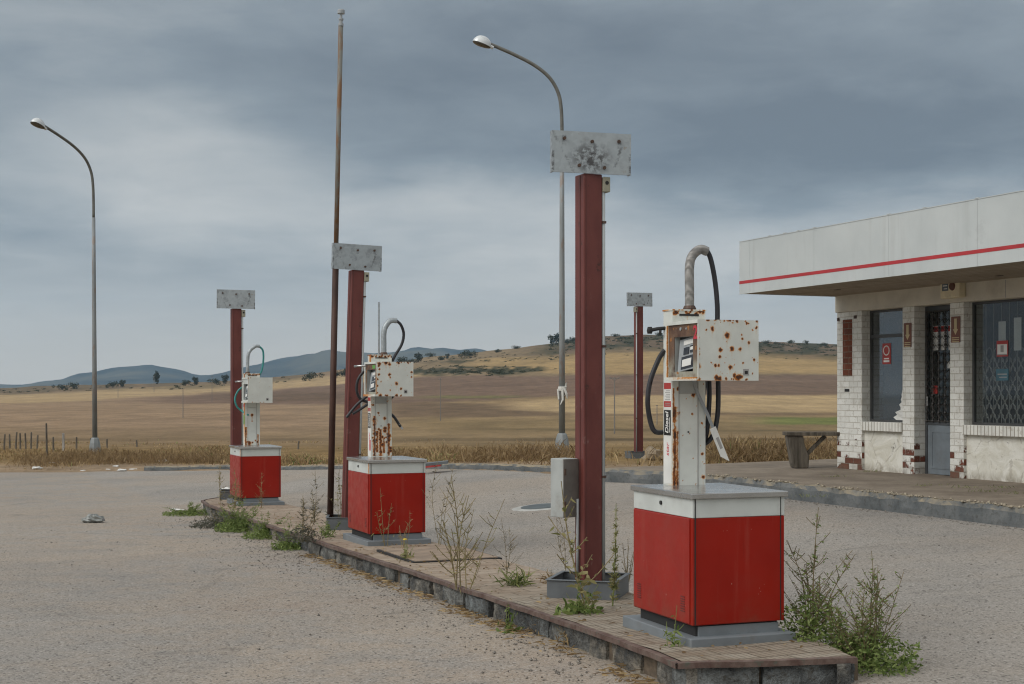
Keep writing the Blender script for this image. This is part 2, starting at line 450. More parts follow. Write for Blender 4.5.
def forecourt_mat():
    m = NT('old_asphalt')
    P = m.tc.outputs['Object']
    big = m.noise(0.35, 5, 0.6, P); mid = m.noise(2.2, 6, 0.65, P)
    c = m.mix(m.mr(big, 0.35, 0.65), (0.200, 0.190, 0.176), (0.298, 0.276, 0.248))
    c = m.mix(m.math('MULTIPLY', m.mr(mid, 0.45, 0.72), 0.45), c, (0.30, 0.258, 0.207))
    x = m.sep(P)
    s_ = m.math('ADD', m.math('MULTIPLY', x[0], CA), m.math('MULTIPLY', x[1], SA))
    grav = m.math('MULTIPLY', m.mr(s_, -2.5, 3.6), m.mr(s_, 4.4, 3.95))     # gravel washed up against the island
    c = m.mix(m.math('MULTIPLY', grav, m.mr(mid, 0.35, 0.65)), c, (0.33, 0.262, 0.195))
    dp = hit(300, 603, road_z, 9)
    ex = m.math('DIVIDE', m.math('SUBTRACT', x[0], dp.x), 1.3); ey = m.math('DIVIDE', m.math('SUBTRACT', x[1], dp.y), .9)
    el = m.mr(m.math('ADD', m.math('MULTIPLY', ex, ex), m.math('MULTIPLY', ey, ey)), 0, 1.2, 1, 0)
    c = m.mix(m.math('MULTIPLY', el, m.mr(m.noise(3.5, 6, .7, P), .42, .62, 0, .8)), c, (0.23, 0.14, 0.085))
    dst = m.noise(0.16, 4, 0.55, P); c = m.mix(m.math('MULTIPLY', m.mr(dst, 0.42, 0.60), 0.62), c, (0.35, 0.275, 0.20))
    rs = m.noise(0.55, 5, 0.6, P); c = m.mix(m.math('MULTIPLY', m.mr(rs, 0.62, 0.72), 0.45), c, (0.27, 0.17, 0.10))
    pt = m.voro(0.16, P, out='Color', rnd=.9); c = m.mix(m.math('MULTIPLY', m.mr(m.sep(pt)[0], .72, .74), .22), c, (.13, .125, .12))
    g1 = m.voro(170, P, out='Color'); gs = m.sep(g1)[0]
    c = m.mix(m.math('MULTIPLY', m.mr(gs, 0.0, 1.0, smooth=False), 0.55), sc3((0.2,0.18,0.16), 0.62), c) if False else m.mix(0.42, c, m.mix(gs, (0.105, 0.098, 0.090), (0.48, 0.445, 0.40)))
    g2 = m.voro(70, P, out='Color'); g2s = m.sep(g2)[1]
    c = m.mix(m.mr(g2s, 0.84, 0.97, 0, 0.7), c, (0.05, 0.046, 0.042))
    c = m.mix(m.mr(g2s, 0.14, 0.06, 0, 0.45), c, (0.44, 0.42, 0.39))
    st_ = m.noise(0.9, 6, 0.7, P, sc=(0.25, 1.3, 1))
    c = m.mix(m.math('MULTIPLY', m.mr(st_, 0.58, 0.72), 0.35), c, (0.15, 0.138, 0.125))
    cr = m.voro(0.42, P, feature='DISTANCE_TO_EDGE'); wob = m.noise(3, 5, 0.6, P)
    k = m.mr(m.math('ADD', cr, m.math('MULTIPLY', m.math('SUBTRACT', wob, 0.5), 0.09)), 0.0, 0.012, 1, 0)
    k = m.math('MULTIPLY', k, m.mr(m.noise(0.6, 2, 0.5, P), 0.5, 0.58))
    c = m.mix(m.math('MULTIPLY', k, 0.25), c, (0.08, 0.075, 0.068))
    h = m.math('ADD', m.math('MULTIPLY', gs, 0.5), m.math('MULTIPLY', m.noise(45, 4, 0.7, P), 1.0))
    m.bump(h, 0.45, 0.010)
    return m.fin(c, 0.92, 0, 0.25)
mb = MB()
NQ, NR = 110, 90
vs = []
for j in range(NR + 1):
    for i in range(NQ + 1):
        u = lerp(-0.82, 0.95, i / NQ)
        ye = edge_at(u) if u < 0.16 else max(18.0, edge_at(0.155) - 3)
        if u > 0.13: ye = 11.12 / (0.922 * u + 0.387) + 0.15
        k = (j / NR)
        near = Vector((u * 22.0, -14.0)); far = Vector((u * ye, ye))
        p = near.lerp(far, k ** 0.8)
        vs.append((p.x, p.y, road_z(p.x, p.y) + 0.006 * nz(p.x * 0.5, p.y * 0.5)))
fs = [(j*(NQ+1)+i, j*(NQ+1)+i+1, (j+1)*(NQ+1)+i+1, (j+1)*(NQ+1)+i) for j in range(NR) for i in range(NQ)]
mb.add(vs, fs)
tag(mb.build('forecourt', forecourt_mat(), smooth=True), kind='structure')

# ---- fields: verge, plain and the low hills behind
c_px = [-700, 0, 100, 200, 270, 330, 380, 420, 470, 520, 560, 580, 620, 660, 720, 790, 840, 1024, 1500]
c_v  = [390, 388, 384.5, 383, 377.5, 372, 364.5, 358.5, 352, 348.5, 343.5, 339, 336, 335, 338.5, 343, 345, 348, 354]
b_px = [-700, 0, 300, 600, 840, 1500]
b_v  = [413, 413, 411.5, 409, 409, 411]
YC = 1100.0
def field_v(px, Y):
    vc = interp(c_px, c_v, px); vb = interp(b_px, b_v, px)
    if Y <= 70:   v = 443 - 0 * px
    elif Y <= 110: v = lerp(443, 429, math.log(Y / 70) / math.log(110 / 70))
    elif Y <= 200: v = lerp(429, vb, math.log(Y / 110) / math.log(200 / 110))
    elif Y <= YC:
        k = math.log(Y / 200) / math.log(YC / 200)
        v = lerp(vb, vc, k ** 1.08)
    else:
        v = vc + (Y - YC) * 0.02
    return v
def field_z(x, y):
    Y = max(y, 1.0); u = x / Y
    px = max(-700, min(1500, 512 + F * u))
    near = road_z(x, y) + 0.07 + 0.05 * nz(x * 0.3, y * 0.3) + 0.25 * sm(2, 14, y - edge_at(u)) * 0
    if Y < 44: return near
    v = field_v(px, Y)
    zf = ZC - (v - HZ) / F * Y
    zf += Y * 0.0006 * nz(x * 0.02, y * 0.02)
    if Y > 600: zf += 1.6 * nz(x * 0.012, y * 0.006, 3) * sm(600, 900, Y) + 0.9 * nz(x * 0.04, y * 0.02, 9) * sm(700, 1000, Y)
    return lerp(near, zf, sm(44, 70, Y))

GOLD, TAN, PINK = (0.36, 0.270, 0.155), (0.25, 0.182, 0.105), (0.255, 0.184, 0.122)
PLOW, DARKB, SCRUB, GREEN = (0.150, 0.104, 0.080), (0.115, 0.082, 0.058), (0.040, 0.042, 0.024), (0.13, 0.155, 0.05)
OLIVE, VERGE = (0.195, 0.146, 0.078), (0.21, 0.145, 0.068)
def mixc(a, b, k):
    k = max(0, min(1, k)); return tuple(lerp(p, q, k) for p, q in zip(a, b))
def band(v, a, b, e=1.2): return sm(a - e, a + e, v) * (1 - sm(b - e, b + e, v))
def field_col(px, v, x, y):
    w = 1.6 * nz(px * 0.012, v * 0.05) + 0.7 * nz(px * 0.05, v * 0.2, 5)
    vv = v + w; vc = interp(c_px, c_v, px)
    c = PINK
    c = mixc(c, TAN, sm(300, 460, px))
    # hill sides
    hill = 1 - sm(374, 380, vv)
    c = mixc(c, (0.205, 0.155, 0.095), hill * sm(330, 420, px))
    # gold strips on the left
    gl0 = interp([-700, 30, 100, 230, 330, 420], [394, 393, 391, 384, 377, 372], px)
    gl1 = interp([-700, 30, 100, 230, 330, 420], [404, 403, 400, 392.5, 385.5, 377], px)
    c = mixc(c, GOLD, band(vv, gl0, gl1) * (1 - sm(400, 450, px)) * 0.85)
    # ploughed brown, widening to the right
    p0 = interp([60, 150, 250, 330, 420, 600, 840], [405, 398, 393, 386, 376.5, 375, 375], px)
    p1 = interp([60, 150, 250, 330, 420, 520, 600, 840], [405, 403, 404, 404, 403, 399, 395, 394], px)
    c = mixc(c, PLOW, band(vv, p0, p1) * sm(90, 200, px) * 0.9)
    c = mixc(c, DARKB, band(vv, 393, 401) * band(px, 215, 345, 25) * 0.7)
    # gold on the right
    c = mixc(c, (0.33, 0.235, 0.115), band(vv, interp([440, 600, 840], [361, 353, 352], px), interp([440, 560, 840], [368, 373, 374], px)) * sm(440, 500, px) * 0.85)
    g0 = interp([480, 560, 620, 840], [404, 400, 396, 395], px); g1 = interp([480, 560, 620, 840], [408, 412, 414, 413], px)
    c = mixc(c, GOLD, band(vv, g0, g1) * sm(470, 540, px) * 0.9)
    c = mixc(c, DARKB, band(vv, 403, interp([380, 480, 580], [418, 417, 415], px)) * band(px, 385, 560, 25) * (1 - band(vv, g0, g1) * sm(470, 540, px)) * 0.8)
    c = mixc(c, DARKB, band(v + 0.5 * w, 413.5, 415.5, 0.6) * sm(560, 640, px) * 0.6)
    # plain in front
    c = mixc(c, OLIVE, sm(414, 424, vv) * sm(330, 470, px) * 0.8)
    c = mixc(c, (0.205, 0.150, 0.088), sm(422, 438, vv) * 0.7)
    c = mixc(c, GREEN, band(vv, 417.5, 424, 0.8) * sm(735, 790, px) * 0.9)
    c = mixc(c, (0.13, 0.14, 0.05), band(vv, 395.5, 398.5, 0.7) * band(px, 425, 520, 25) * 0.6)
    c = mixc(c, (0.08, 0.06, 0.036), band(v + 0.4 * w, 438.5, 441.5, 0.6) * (0.3 + 0.5 * sm(380, 560, px)))
    c = mixc(c, (0.10, 0.08, 0.045), band(v + w, 429, 431, 0.6) * sm(420, 520, px) * 0.6)
    # scrub on the hill tops
    n1 = nz(px * 0.045, v * 0.22, 2) + 0.6 * nz(px * 0.13, v * 0.5, 4)
    top = (1 - sm(vc + 8, vc + 20, v)) * sm(505, 570, px)
    c = mixc(c, mixc(SCRUB, (0.13, 0.095, 0.065), sm(-0.25, 0.35, n1)), top * 0.95)
    topl = (1 - sm(vc + 4, vc + 8, v)) * (1 - sm(280, 360, px))
    c = mixc(c, mixc(SCRUB, (0.12, 0.09, 0.055), sm(-0.1, 0.4, n1)), topl * 0.55)
    s0 = interp([400, 430, 540, 600], [370, 367, 366, 369], px); s1 = interp([400, 430, 500, 545], [372, 376, 376, 371], px)
    c = mixc(c, SCRUB, band(vv, s0, s1, 0.8) * band(px, 405, 545, 8) * sm(-0.35, 0.1, n1) * 0.95)
    c = mixc(c, SCRUB, band(vv, 357, 364, 0.9) * band(px, 430, 540, 15) * sm(0.05, 0.3, n1) * 0.8)
    # verge: trodden earth and straw
    c = mixc(c, VERGE, sm(440, 452, v))
    return c

def field_mat():
    m = NT('dry_fields')
    P = m.tc.outputs['Object']
    c = m.attr('col').outputs['Color']
    f1 = m.noise(0.25, 6, 0.7, P, sc=(1, 0.35, 1)); f2 = m.noise(3.0, 5, 0.7, P)
    k = m.mix(m.mr(f1, 0.3, 0.7), (0.80, 0.80, 0.80), (1.20, 1.18, 1.14))
    c = m.mix(1.0, c, k, 'MULTIPLY')
    k = m.mix(m.mr(f2, 0.3, 0.7), (0.78, 0.77, 0.75), (1.22, 1.2, 1.18))
    c = m.mix(1.0, c, k, 'MULTIPLY')
    f3 = m.noise(0.02, 4, 0.6, P)
    c = m.mix(1.0, c, m.mix(m.mr(f3, 0.35, 0.65), (0.9, 0.9, 0.9), (1.08, 1.08, 1.08)), 'MULTIPLY')
    wv = m.n('ShaderNodeTexWave', wave_type='BANDS', bands_direction='X'); wv.inputs['Scale'].default_value = .11; wv.inputs['Distortion'].default_value = 1.5; wv.inputs['Detail'].default_value = 3; wv.inputs['Detail Scale'].default_value = 2
    mpw = m.n('ShaderNodeMapping'); mpw.inputs['Rotation'].default_value = (0, 0, 1.15); m.l(P, mpw.inputs[0]); m.l(mpw.outputs[0], wv.inputs[0])
    c = m.mix(1.0, c, m.mix(wv.outputs['Fac'], (.93, .93, .93), (1.07, 1.07, 1.07)), 'MULTIPLY')
    m.bump(f2, 0.6, 0.08)
    return m.fin(c, 1.0, 0, 0.1)
NU, NV = 620, 250
us = [lerp(-0.95, 0.95, i / NU) for i in range(NU + 1)]
vs, cols = [], []
ys = [10 + 16 * (k / 16) for k in range(16)] + [26 * (1450 / 26) ** (k / (NV - 16)) for k in range(NV - 15)]
for Y in ys:
    for u in us:
        x = u * Y; z = field_z(x, Y)
        s_, t_ = st(x, Y)
        if Y < 60:
            dedge = Y - edge_at(u)
            z -= 0.16 * (1 - sm(-0.6, 0.4, dedge))
            if u > 0.1: z -= 0.55 * sm(0.105, 0.14, u) * (1 - sm(22.5, 24.6, Y))
        px = 512 + F * u
        v = HZ + (ZC - z) * F / Y
        vs.append((x, Y, z))
        vcol = field_v(max(-700, min(1500, px)), Y) if Y > 66 else max(v, 440)
        cc = field_col(max(-300, min(1300, px)), vcol, x, Y)
        if Y < 62:
            d = Y - edge_at(u); n_ = nz(x * 0.5, Y * 0.5, 7)
            cc = mixc((0.27, 0.205, 0.14), cc, sm(2.0, 8.0, d + 3.5 * n_))
        cols.append(cc)
mb = MB(); n = NU + 1
mb.add(vs, [(j*n+i, j*n+i+1, (j+1)*n+i+1, (j+1)*n+i) for j in range(len(ys) - 1) for i in range(NU)])
fo = mb.build('field', field_mat(), smooth=True, uv=False)
at = fo.data.attributes.new('col', 'FLOAT_COLOR', 'POINT')
at.data.foreach_set('color', [q for c in cols for q in (*c, 1.0)])
tag(fo, kind='structure')

# far blue mountains
mt_px = [-1500, -700, -300, 0, 20, 60, 100, 125, 150, 172, 195, 215, 240, 280, 305, 320, 330, 345, 360, 390, 410, 440, 480, 560, 700, 900, 1500, 2500]
mt_v  = [380, 372, 384, 387, 386, 381, 373, 368.5, 366, 369, 375.5, 375, 369.5, 361, 354.5, 351.5, 350.5, 353.5, 356, 354, 349.5, 349, 352, 358, 362, 356, 350, 360]
vs = []; cols = []
NXm, NYm = 420, 26
for j in range(NYm + 1):
    Y = lerp(4200, 7400, j / NYm)
    for i in range(NXm + 1):
        px = lerp(-1200, 2200, i / NXm)
        vr = interp(mt_px, mt_v, px)
        h = (HZ + 6 - vr) / F * 6200
        prof = math.sin(math.pi * min(1, max(0, (Y - 4200) / 4000))) if Y < 6200 else 1.0
        prof = sm(4200, 6200, Y) if Y < 6200 else 1 - 0.8 * sm(6200, 7400, Y)
        x = (px - 512) / F * Y
        z = ZC - 6 / F * Y + h * prof + 20 * nz(x * 0.004, Y * 0.004) * prof + 12 * nz(x * 0.011, Y * 0.009, 3) * prof + 26 * nz(x * 0.0016, Y * 0.0016, 4) * prof * (1 - sm(5800, 6200, Y))
        vs.append((x, Y, z if j else -40))
mb = MB(); n = NXm + 1
mb.add(vs, [(j*n+i, j*n+i+1, (j+1)*n+i+1, (j+1)*n+i) for j in range(NYm) for i in range(NXm)])
def mountain_mat():
    m = NT('wooded_mountain')
    f = m.noise(0.006, 7, 0.65); f2 = m.noise(0.0012, 4, 0.6)
    c = m.mix(m.mr(f, 0.35, 0.65), (0.026, 0.030, 0.030), (0.06, 0.062, 0.056))
    c = m.mix(m.mr(f2, 0.5, 0.6), c, (0.10, 0.09, 0.065))
    return m.fin(c, 1.0, 0, 0.1)
tag(mb.build('mountain', mountain_mat(), smooth=True, uv=False), kind='structure')
# low plain between the hills and the mountains
mb = MB()
mb.grid((-9000, 1300, -22), (18000, 0, 0), (0, 6400, -10), 20, 20)
tag(mb.build('plain', pm('far_plain', (0.10, 0.09, 0.055), 1.0, 0.2, 0.003), uv=False), kind='structure')

# ---- pavement in front of the building, with its broken kerb
def pave_mat():
    m = NT('worn_pavement')
    P = m.tc.outputs['Object']; f = m.noise(1.6, 6, 0.65, P); g = m.noise(14, 6, 0.7, P)
    c = m.mix(m.mr(f, 0.3, 0.7), (0.165, 0.135, 0.105), (0.255, 0.215, 0.17))
    c = m.mix(m.math('MULTIPLY', m.mr(g, 0.5, 0.7), 0.5), c, (0.10, 0.085, 0.065))
    st_ = m.noise(0.8, 5, 0.7, P, sc=(0.4, 1, 1))
    c = m.mix(m.math('MULTIPLY', m.mr(st_, 0.55, 0.68), 0.6), c, (0.11, 0.095, 0.08))
    m.bump(g, 0.5, 0.01)
    return m.fin(c, 0.95, 0, 0.2)
def kerb_mat():
    m = NT('kerb_concrete')
    P = m.tc.outputs['Object']; f = m.noise(2.4, 6, 0.65, P); g = m.noise(18, 6, 0.7, P)
    c = m.mix(m.mr(f, 0.3, 0.7), (0.085, 0.095, 0.10), (0.165, 0.172, 0.172))
    c = m.mix(m.math('MULTIPLY', m.mr(g, 0.48, 0.7), 0.6), c, (0.06, 0.058, 0.052))
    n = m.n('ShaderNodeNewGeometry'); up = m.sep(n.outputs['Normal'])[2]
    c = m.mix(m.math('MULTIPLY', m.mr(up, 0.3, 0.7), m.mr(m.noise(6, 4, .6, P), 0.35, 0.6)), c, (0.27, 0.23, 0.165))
    m.bump(g, 0.7, 0.015)
    return m.fin(c, 0.95, 0, 0.2)
PM, KM = pave_mat(), kerb_mat()
kl = [(11.0, 1.0 + 0.12 * i) for i in range(int(17.6 / 0.12))]
cv = curve3([W(11.0, 18.6), W(10.95, 19.4), W(10.65, 20.3), W(10.2, 21.2)], 24)
kerb_pts = [W(*p) for p in kl] + list(cv)
mb = MB(); vs = []
for p in kerb_pts:
    s_, t_ = st(p.x, p.y)
    for k in range(9):
        ds = 0.12 + k * 1.4
        q = W(s_ + ds * (1 if k else 1), min(t_ + 0 * ds, 20.6 + 0.04 * ds) if t_ < 20.6 else t_, 0)
        vs.append((q.x, q.y, pave_z(*st(q.x, q.y)) + 0.008 * nz(q.x * 1.5, q.y * 1.5)))
mb.add(vs, [(i*9+k, (i+1)*9+k, (i+1)*9+k+1, i*9+k+1) for i in range(len(kerb_pts) - 1) for k in range(8)])
# drop at the far side so that the slab has an edge
tag(mb.build('pavement', PM, uv=False), kind='structure')
def kerb_strip(name, pts, zfun, width, hfun, mat, jit, seed=0, inward=1):
    mb = MB(); vs = []; N = 7
    for i, p in enumerate(pts):
        a = pts[max(0, i - 1)]; b = pts[min(len(pts) - 1, i + 1)]
        d = (b - a); d.z = 0; d.normalize(); nrm = Vector((d.y, -d.x, 0)) * inward
        zb = zfun(p.x, p.y); h = hfun(p.x, p.y)
        for k, (o, zz) in enumerate(((0.0, -0.08), (0.0, 0.35 * h), (0.005, 0.75 * h), (0.035, h), (width * 0.6, h + 0.004), (width, h), (width, -0.05))):
            j1 = nz(i * 0.35 + seed, k * 0.9, 1) * jit; j2 = nz(i * 0.5 + seed, k * 0.7, 8) * jit
            if k in (0, 6): j1 = j2 = 0
            chip = jit * 2.4 * max(0, nz(i * 0.22 + seed, k * 0.25, 15) - 0.22) if k in (2, 3, 4) else 0
            q = p + nrm * (o + j1 * 0.5 + chip)
            vs.append((q.x, q.y, zb + zz + (j2 if k >= 2 else 0) - chip * 0.9))
    mb.add(vs, [(i*N+k, (i+1)*N+k, (i+1)*N+k+1, i*N+k+1) for i in range(len(pts) - 1) for k in range(N - 1)])
    o = mb.build(name, mat, smooth=False, uv=False)
    return tag(o, kind='structure')
kerb_strip('kerb', kerb_pts, road_z, 0.17, lambda x, y: pave_z(*st(x, y)) - road_z(x, y) + 0.005, KM, 0.020, 3)
# low kerb along the far edge of the forecourt
far_pts = [Vector((*p, 0)) for p in []]
def edge_curve(pa, pb, step=3):
    out = []; px = pa
    while px <= pb:
        u = (px - 512) / F; y = edge_at(u); out.append(Vector((u * y, y, 0))); px += step
    return out
kerb_strip('kerb', edge_curve(144, 232), lambda x, y: road_z(x, y), 0.16, lambda x, y: 0.13, KM, 0.015, 9, inward=-1)
kerb_strip('kerb', edge_curve(262, 604), lambda x, y: road_z(x, y), 0.16, lambda x, y: 0.10 + 0.06 * sm(2, 12, x + 6), KM, 0.02, 12, inward=-1)

# ---- the pump island
LE_t = [6.92, 7.3, 8.4, 12.1, 15.65, 19.0, 22.5, 23.6, 24.3]; LE_s = [3.90, 3.95, 4.01, 4.07, 4.10, 4.15, 4.23, 4.36, 4.75]
RE_t = [6.64, 7.3, 12.0, 21.0, 23.4, 24.3]; RE_s = [4.90, 5.08, 5.16, 5.39, 5.35, 4.85]
def island_mat():
    m = NT('island_tiles')
    uvn = m.tc.outputs['UV']
    mp = m.n('ShaderNodeMapping'); m.l(uvn, mp.inputs[0])
    br = m.n('ShaderNodeTexBrick'); m.l(mp.outputs[0], br.inputs[0]); br.offset = 0.5
    for k, v in (('Scale', 1.0), ('Mortar Size', 0.006), ('Mortar Smooth', 0.4), ('Brick Width', 0.33), ('Row Height', 0.165)): br.inputs[k].default_value = v
    br.inputs['Color1'].default_value = (0.285, 0.222, 0.168, 1); br.inputs['Color2'].default_value = (0.345, 0.285, 0.225, 1); br.inputs['Mortar'].default_value = (0.10, 0.075, 0.05, 1)
    w = m.n('ShaderNodeTexBrick'); m.l(mp.outputs[0], w.inputs[0]); w.offset = 0
    for k, v in (('Scale', 1.0), ('Mortar Size', 0.006), ('Brick Width', 0.045), ('Row Height', 0.33)): w.inputs[k].default_value = v
    w.inputs['Color1'].default_value = (1,1,1,1); w.inputs['Color2'].default_value = (1,1,1,1); w.inputs['Mortar'].default_value = (0.55,0.52,0.5,1)
    P = m.tc.outputs['Object']
    t_ = m.math('ADD', m.math('MULTIPLY', m.sep(P)[0], -SA), m.math('MULTIPLY', m.sep(P)[1], CA))
    c = br.outputs['Color']
    ribs = m.mix(m.math('MULTIPLY', m.mr(t_, 10.4, 9.4), 0.8), (1, 1, 1), w.outputs['Color'])
    c = m.mix(1.0, c, ribs, 'MULTIPLY')
    c = m.mix(m.mr(t_, 10.8, 9.6), c, m.mix(1.0, c, (0.88, 0.95, 0.98), 'MULTIPLY'))
    f = m.noise(2.4, 6, 0.65, P); g = m.noise(16, 6, 0.7, P)
    c = m.mix(m.math('MULTIPLY', m.mr(f, 0.45, 0.7), 0.6), c, (0.17, 0.12, 0.08))
    c = m.mix(m.math('MULTIPLY', m.mr(g, 0.52, 0.7), 0.55), c, (0.10, 0.08, 0.055))
    h = m.math('ADD', br.outputs['Fac'], m.math('MULTIPLY', g, -0.7))
    m.bump(h, -0.6, 0.008)
    return m.fin(c, 0.92, 0, 0.25)
mb = MB(); vs = []
ts = [6.66 + 0.1 * i for i in range(int((24.25 - 6.66) / 0.1) + 1)]
NI = 12
for t_ in ts:
    a = interp(LE_t, LE_s, t_) + 0.05; b = interp(RE_t, RE_s, t_)
    for k in range(NI + 1):
        s_ = lerp(a, b, k / NI)
        tt = t_
        if t_ < 6.95: tt = max(t_, lerp(6.93, 6.66, k / NI))
        p = W(s_, tt); vs.append((p.x, p.y, island_z(tt) + 0.008 * nz(p.x * 1.7, p.y * 1.7) + 0.003 * nz(p.x * 7, p.y * 7)))
mb.add(vs, [(j*(NI+1)+i, j*(NI+1)+i+1, (j+1)*(NI+1)+i+1, (j+1)*(NI+1)+i) for j in range(len(ts) - 1) for i in range(NI)])
isl = mb.build('island_pavement', island_mat(), uv=False)
ul = isl.data.uv_layers.new(name='UVMap')
for lp in isl.data.loops:
    c = isl.data.vertices[lp.vertex_index].co; s_, t_ = st(c.x, c.y); ul.data[lp.index].uv = (s_, t_)
tag(isl, kind='structure')
# stone blocks of the island kerb, left side and front end
def stone_mat():
    m = NT('kerb_stone')
    P = m.tc.outputs['Object']; f = m.noise(5, 6, 0.65, P); g = m.noise(30, 5, 0.7, P)
    at = m.attr('tone').outputs['Fac']
    c = m.mix(at, (0.25, 0.275, 0.28), (0.41, 0.36, 0.285))
    c = m.mix(m.mr(f, 0.35, 0.7), sc3((0.10, 0.105, 0.105), 0.8), c)
    c = m.mix(m.math('MULTIPLY', m.mr(g, 0.50, 0.66), 0.75), c, (0.085, 0.075, 0.06))
    m.bump(m.math('ADD', f, m.math('MULTIPLY', g, .5)), 1.0, 0.09)
    return m.fin(c, 0.95, 0, 0.2)
def blocks(path, name, seed, cut=True):
    rnd = random.Random(seed); mb = MB(); tones = []
    L = [0]
    for a, b in zip(path, path[1:]): L.append(L[-1] + (b - a).length)
    d = 0.0
    while d < L[-1] - 0.05:
        ln = rnd.uniform(0.16, 0.55) if rnd.random() < 0.8 else rnd.uniform(0.5, 0.8)
        ln = min(ln, L[-1] - d)
        gap = rnd.uniform(0.006, 0.03) if rnd.random() < 0.72 else rnd.uniform(0.06, 0.22)
        def pt(q):
            for i in range(len(L) - 1):
                if q <= L[i+1] or i == len(L) - 2:
                    return path[i].lerp(path[i+1], (q - L[i]) / max(1e-6, L[i+1] - L[i])), (path[i+1] - path[i]).normalized()
        tone = rnd.random() ** 1.5
        nn = max(2, int(ln / 0.06)); vs = []; back = rnd.uniform(0.0, 0.07); hcut = rnd.choice([0, 0, 0, .012, .03, .05]) * cut
        for i in range(nn + 1):
            p, dr = pt(d + ln * i / nn); nm = Vector((dr.y, -dr.x, 0))
            zr = road_z(p.x, p.y); zi = island_z(st(p.x, p.y)[1])
            top = zi - 0.022 - hcut
            endk = 1.0 if 0 < i < nn else 0.0
            for k, (o, zz) in enumerate(((0.12, zr - 0.06), (0.0, zr - 0.05), (0.0, lerp(zr, top, 0.35)), (0.002, lerp(zr, top, 0.75)), (0.006, top), (0.12, top))):
                jo = rnd.uniform(-0.010, 0.012) + back * .6 + (0.02 * (1 - endk) if 1 <= k <= 4 else 0)
                q = p + nm * (o + (jo if 1 <= k <= 4 else 0)); vs.append((q.x, q.y, zz + rnd.uniform(-0.014, 0.010) * (k in (3, 4, 5)) + rnd.uniform(-0.005, 0.005)))
        N = 6
        fs = [(i*N+k, i*N+k+1, (i+1)*N+k+1, (i+1)*N+k) for i in range(nn) for k in range(N - 1)]
        fs += [tuple(range(N - 1, -1, -1)), tuple(nn * N + k for k in range(N))]
        mb.add(vs, fs); tones += [tone] * len(vs)
        d += ln + gap
    o = mb.build(name, SM_, uv=False)
    a = o.data.attributes.new('tone', 'FLOAT', 'POINT'); a.data.foreach_set('value', tones)
    return o
SM_ = stone_mat()
left_path = [W(s_, t_) for t_, s_ in zip(LE_t, LE_s)]
front_path = [W(4.91, 6.66), W(4.4, 6.79), W(3.90, 6.92)]
kb = tag(blocks(list(left_path), 'island_kerb', 5), kind='structure')
fb = blocks(front_path, 'end_kerb', 8, False); fb.parent = kb
rp = [W(s_, t_) for t_, s_ in zip(RE_t, RE_s)]
rb = blocks(list(reversed(rp)), 'back_kerb', 11); rb.parent = kb
# earth core behind the stones
mb = MB()
lp = [W(interp(LE_t, LE_s, t_) + 0.075, t_) for t_ in ts[4:]]
vs = []
for p in lp:
    zi = island_z(st(p.x, p.y)[1]); vs += [(p.x, p.y, zi - 0.30), (p.x, p.y, zi - 0.015)]
mb.add(vs, [(2*i, 2*i+1, 2*i+3, 2*i+2) for i in range(len(lp) - 1)])
a0, b0 = W(3.99, 6.99), W(4.97, 6.73)
mb.add([(a0.x,a0.y,-0.3),(b0.x,b0.y,-0.3),(b0.x,b0.y,0.01),(a0.x,a0.y,0.01)], [(0,1,2,3)])
ec = mb.build('earth_core', MT['soil'], uv=False); ec.parent = kb
# rusty angle iron along the top edge
def iron_mat():
    m = NT('rusty_angle_iron'); f = m.noise(8, 6, 0.7)
    c = m.mix(m.mr(f, 0.35, 0.65), (0.095, 0.055, 0.045), (0.17, 0.125, 0.105))
    c = m.mix(m.mr(m.noise(20, 5), 0.55, 0.7), c, (0.10, 0.10, 0.08))
    return m.fin(c, 0.8, 0.2)
def iron(pa, nm):
    mb = MB(); vs = []
    P = []
    for a, b in zip(pa, pa[1:]):
        k = max(1, int((b - a).length / 0.15))
        P += [a.lerp(b, i / k) for i in range(k)]
    P.append(pa[-1])
    for i, p in enumerate(P):
        a = P[max(0, i-1)]; b = P[min(len(P)-1, i+1)]; d = (b - a).normalized(); n_ = Vector((d.y, -d.x, 0))
        zi = island_z(st(p.x, p.y)[1]) + 0.006 * nz(i * 0.23, 2.0) + 0.004 * nz(i * 0.9, 5.0); p = p + n_ * (0.012 * nz(i * 0.31, 7.0))
        for o, zz in ((-0.010, -0.027), (-0.012, 0.005), (0.032, 0.007), (0.032, 0.0), (-0.004, -0.003), (-0.004, -0.027)):
            q = p + n_ * o; vs.append((q.x, q.y, zi + zz))
    N = 6
    mb.add(vs, [(i*N+k, i*N+(k+1) % N, (i+1)*N+(k+1) % N, (i+1)*N+k) for i in range(len(P)-1) for k in range(N)])
    o = mb.build(nm, IM, uv=False); o.parent = kb
IM = iron_mat()
iron(list(left_path), 'edge_iron')
iron(front_path, 'edge_iron')
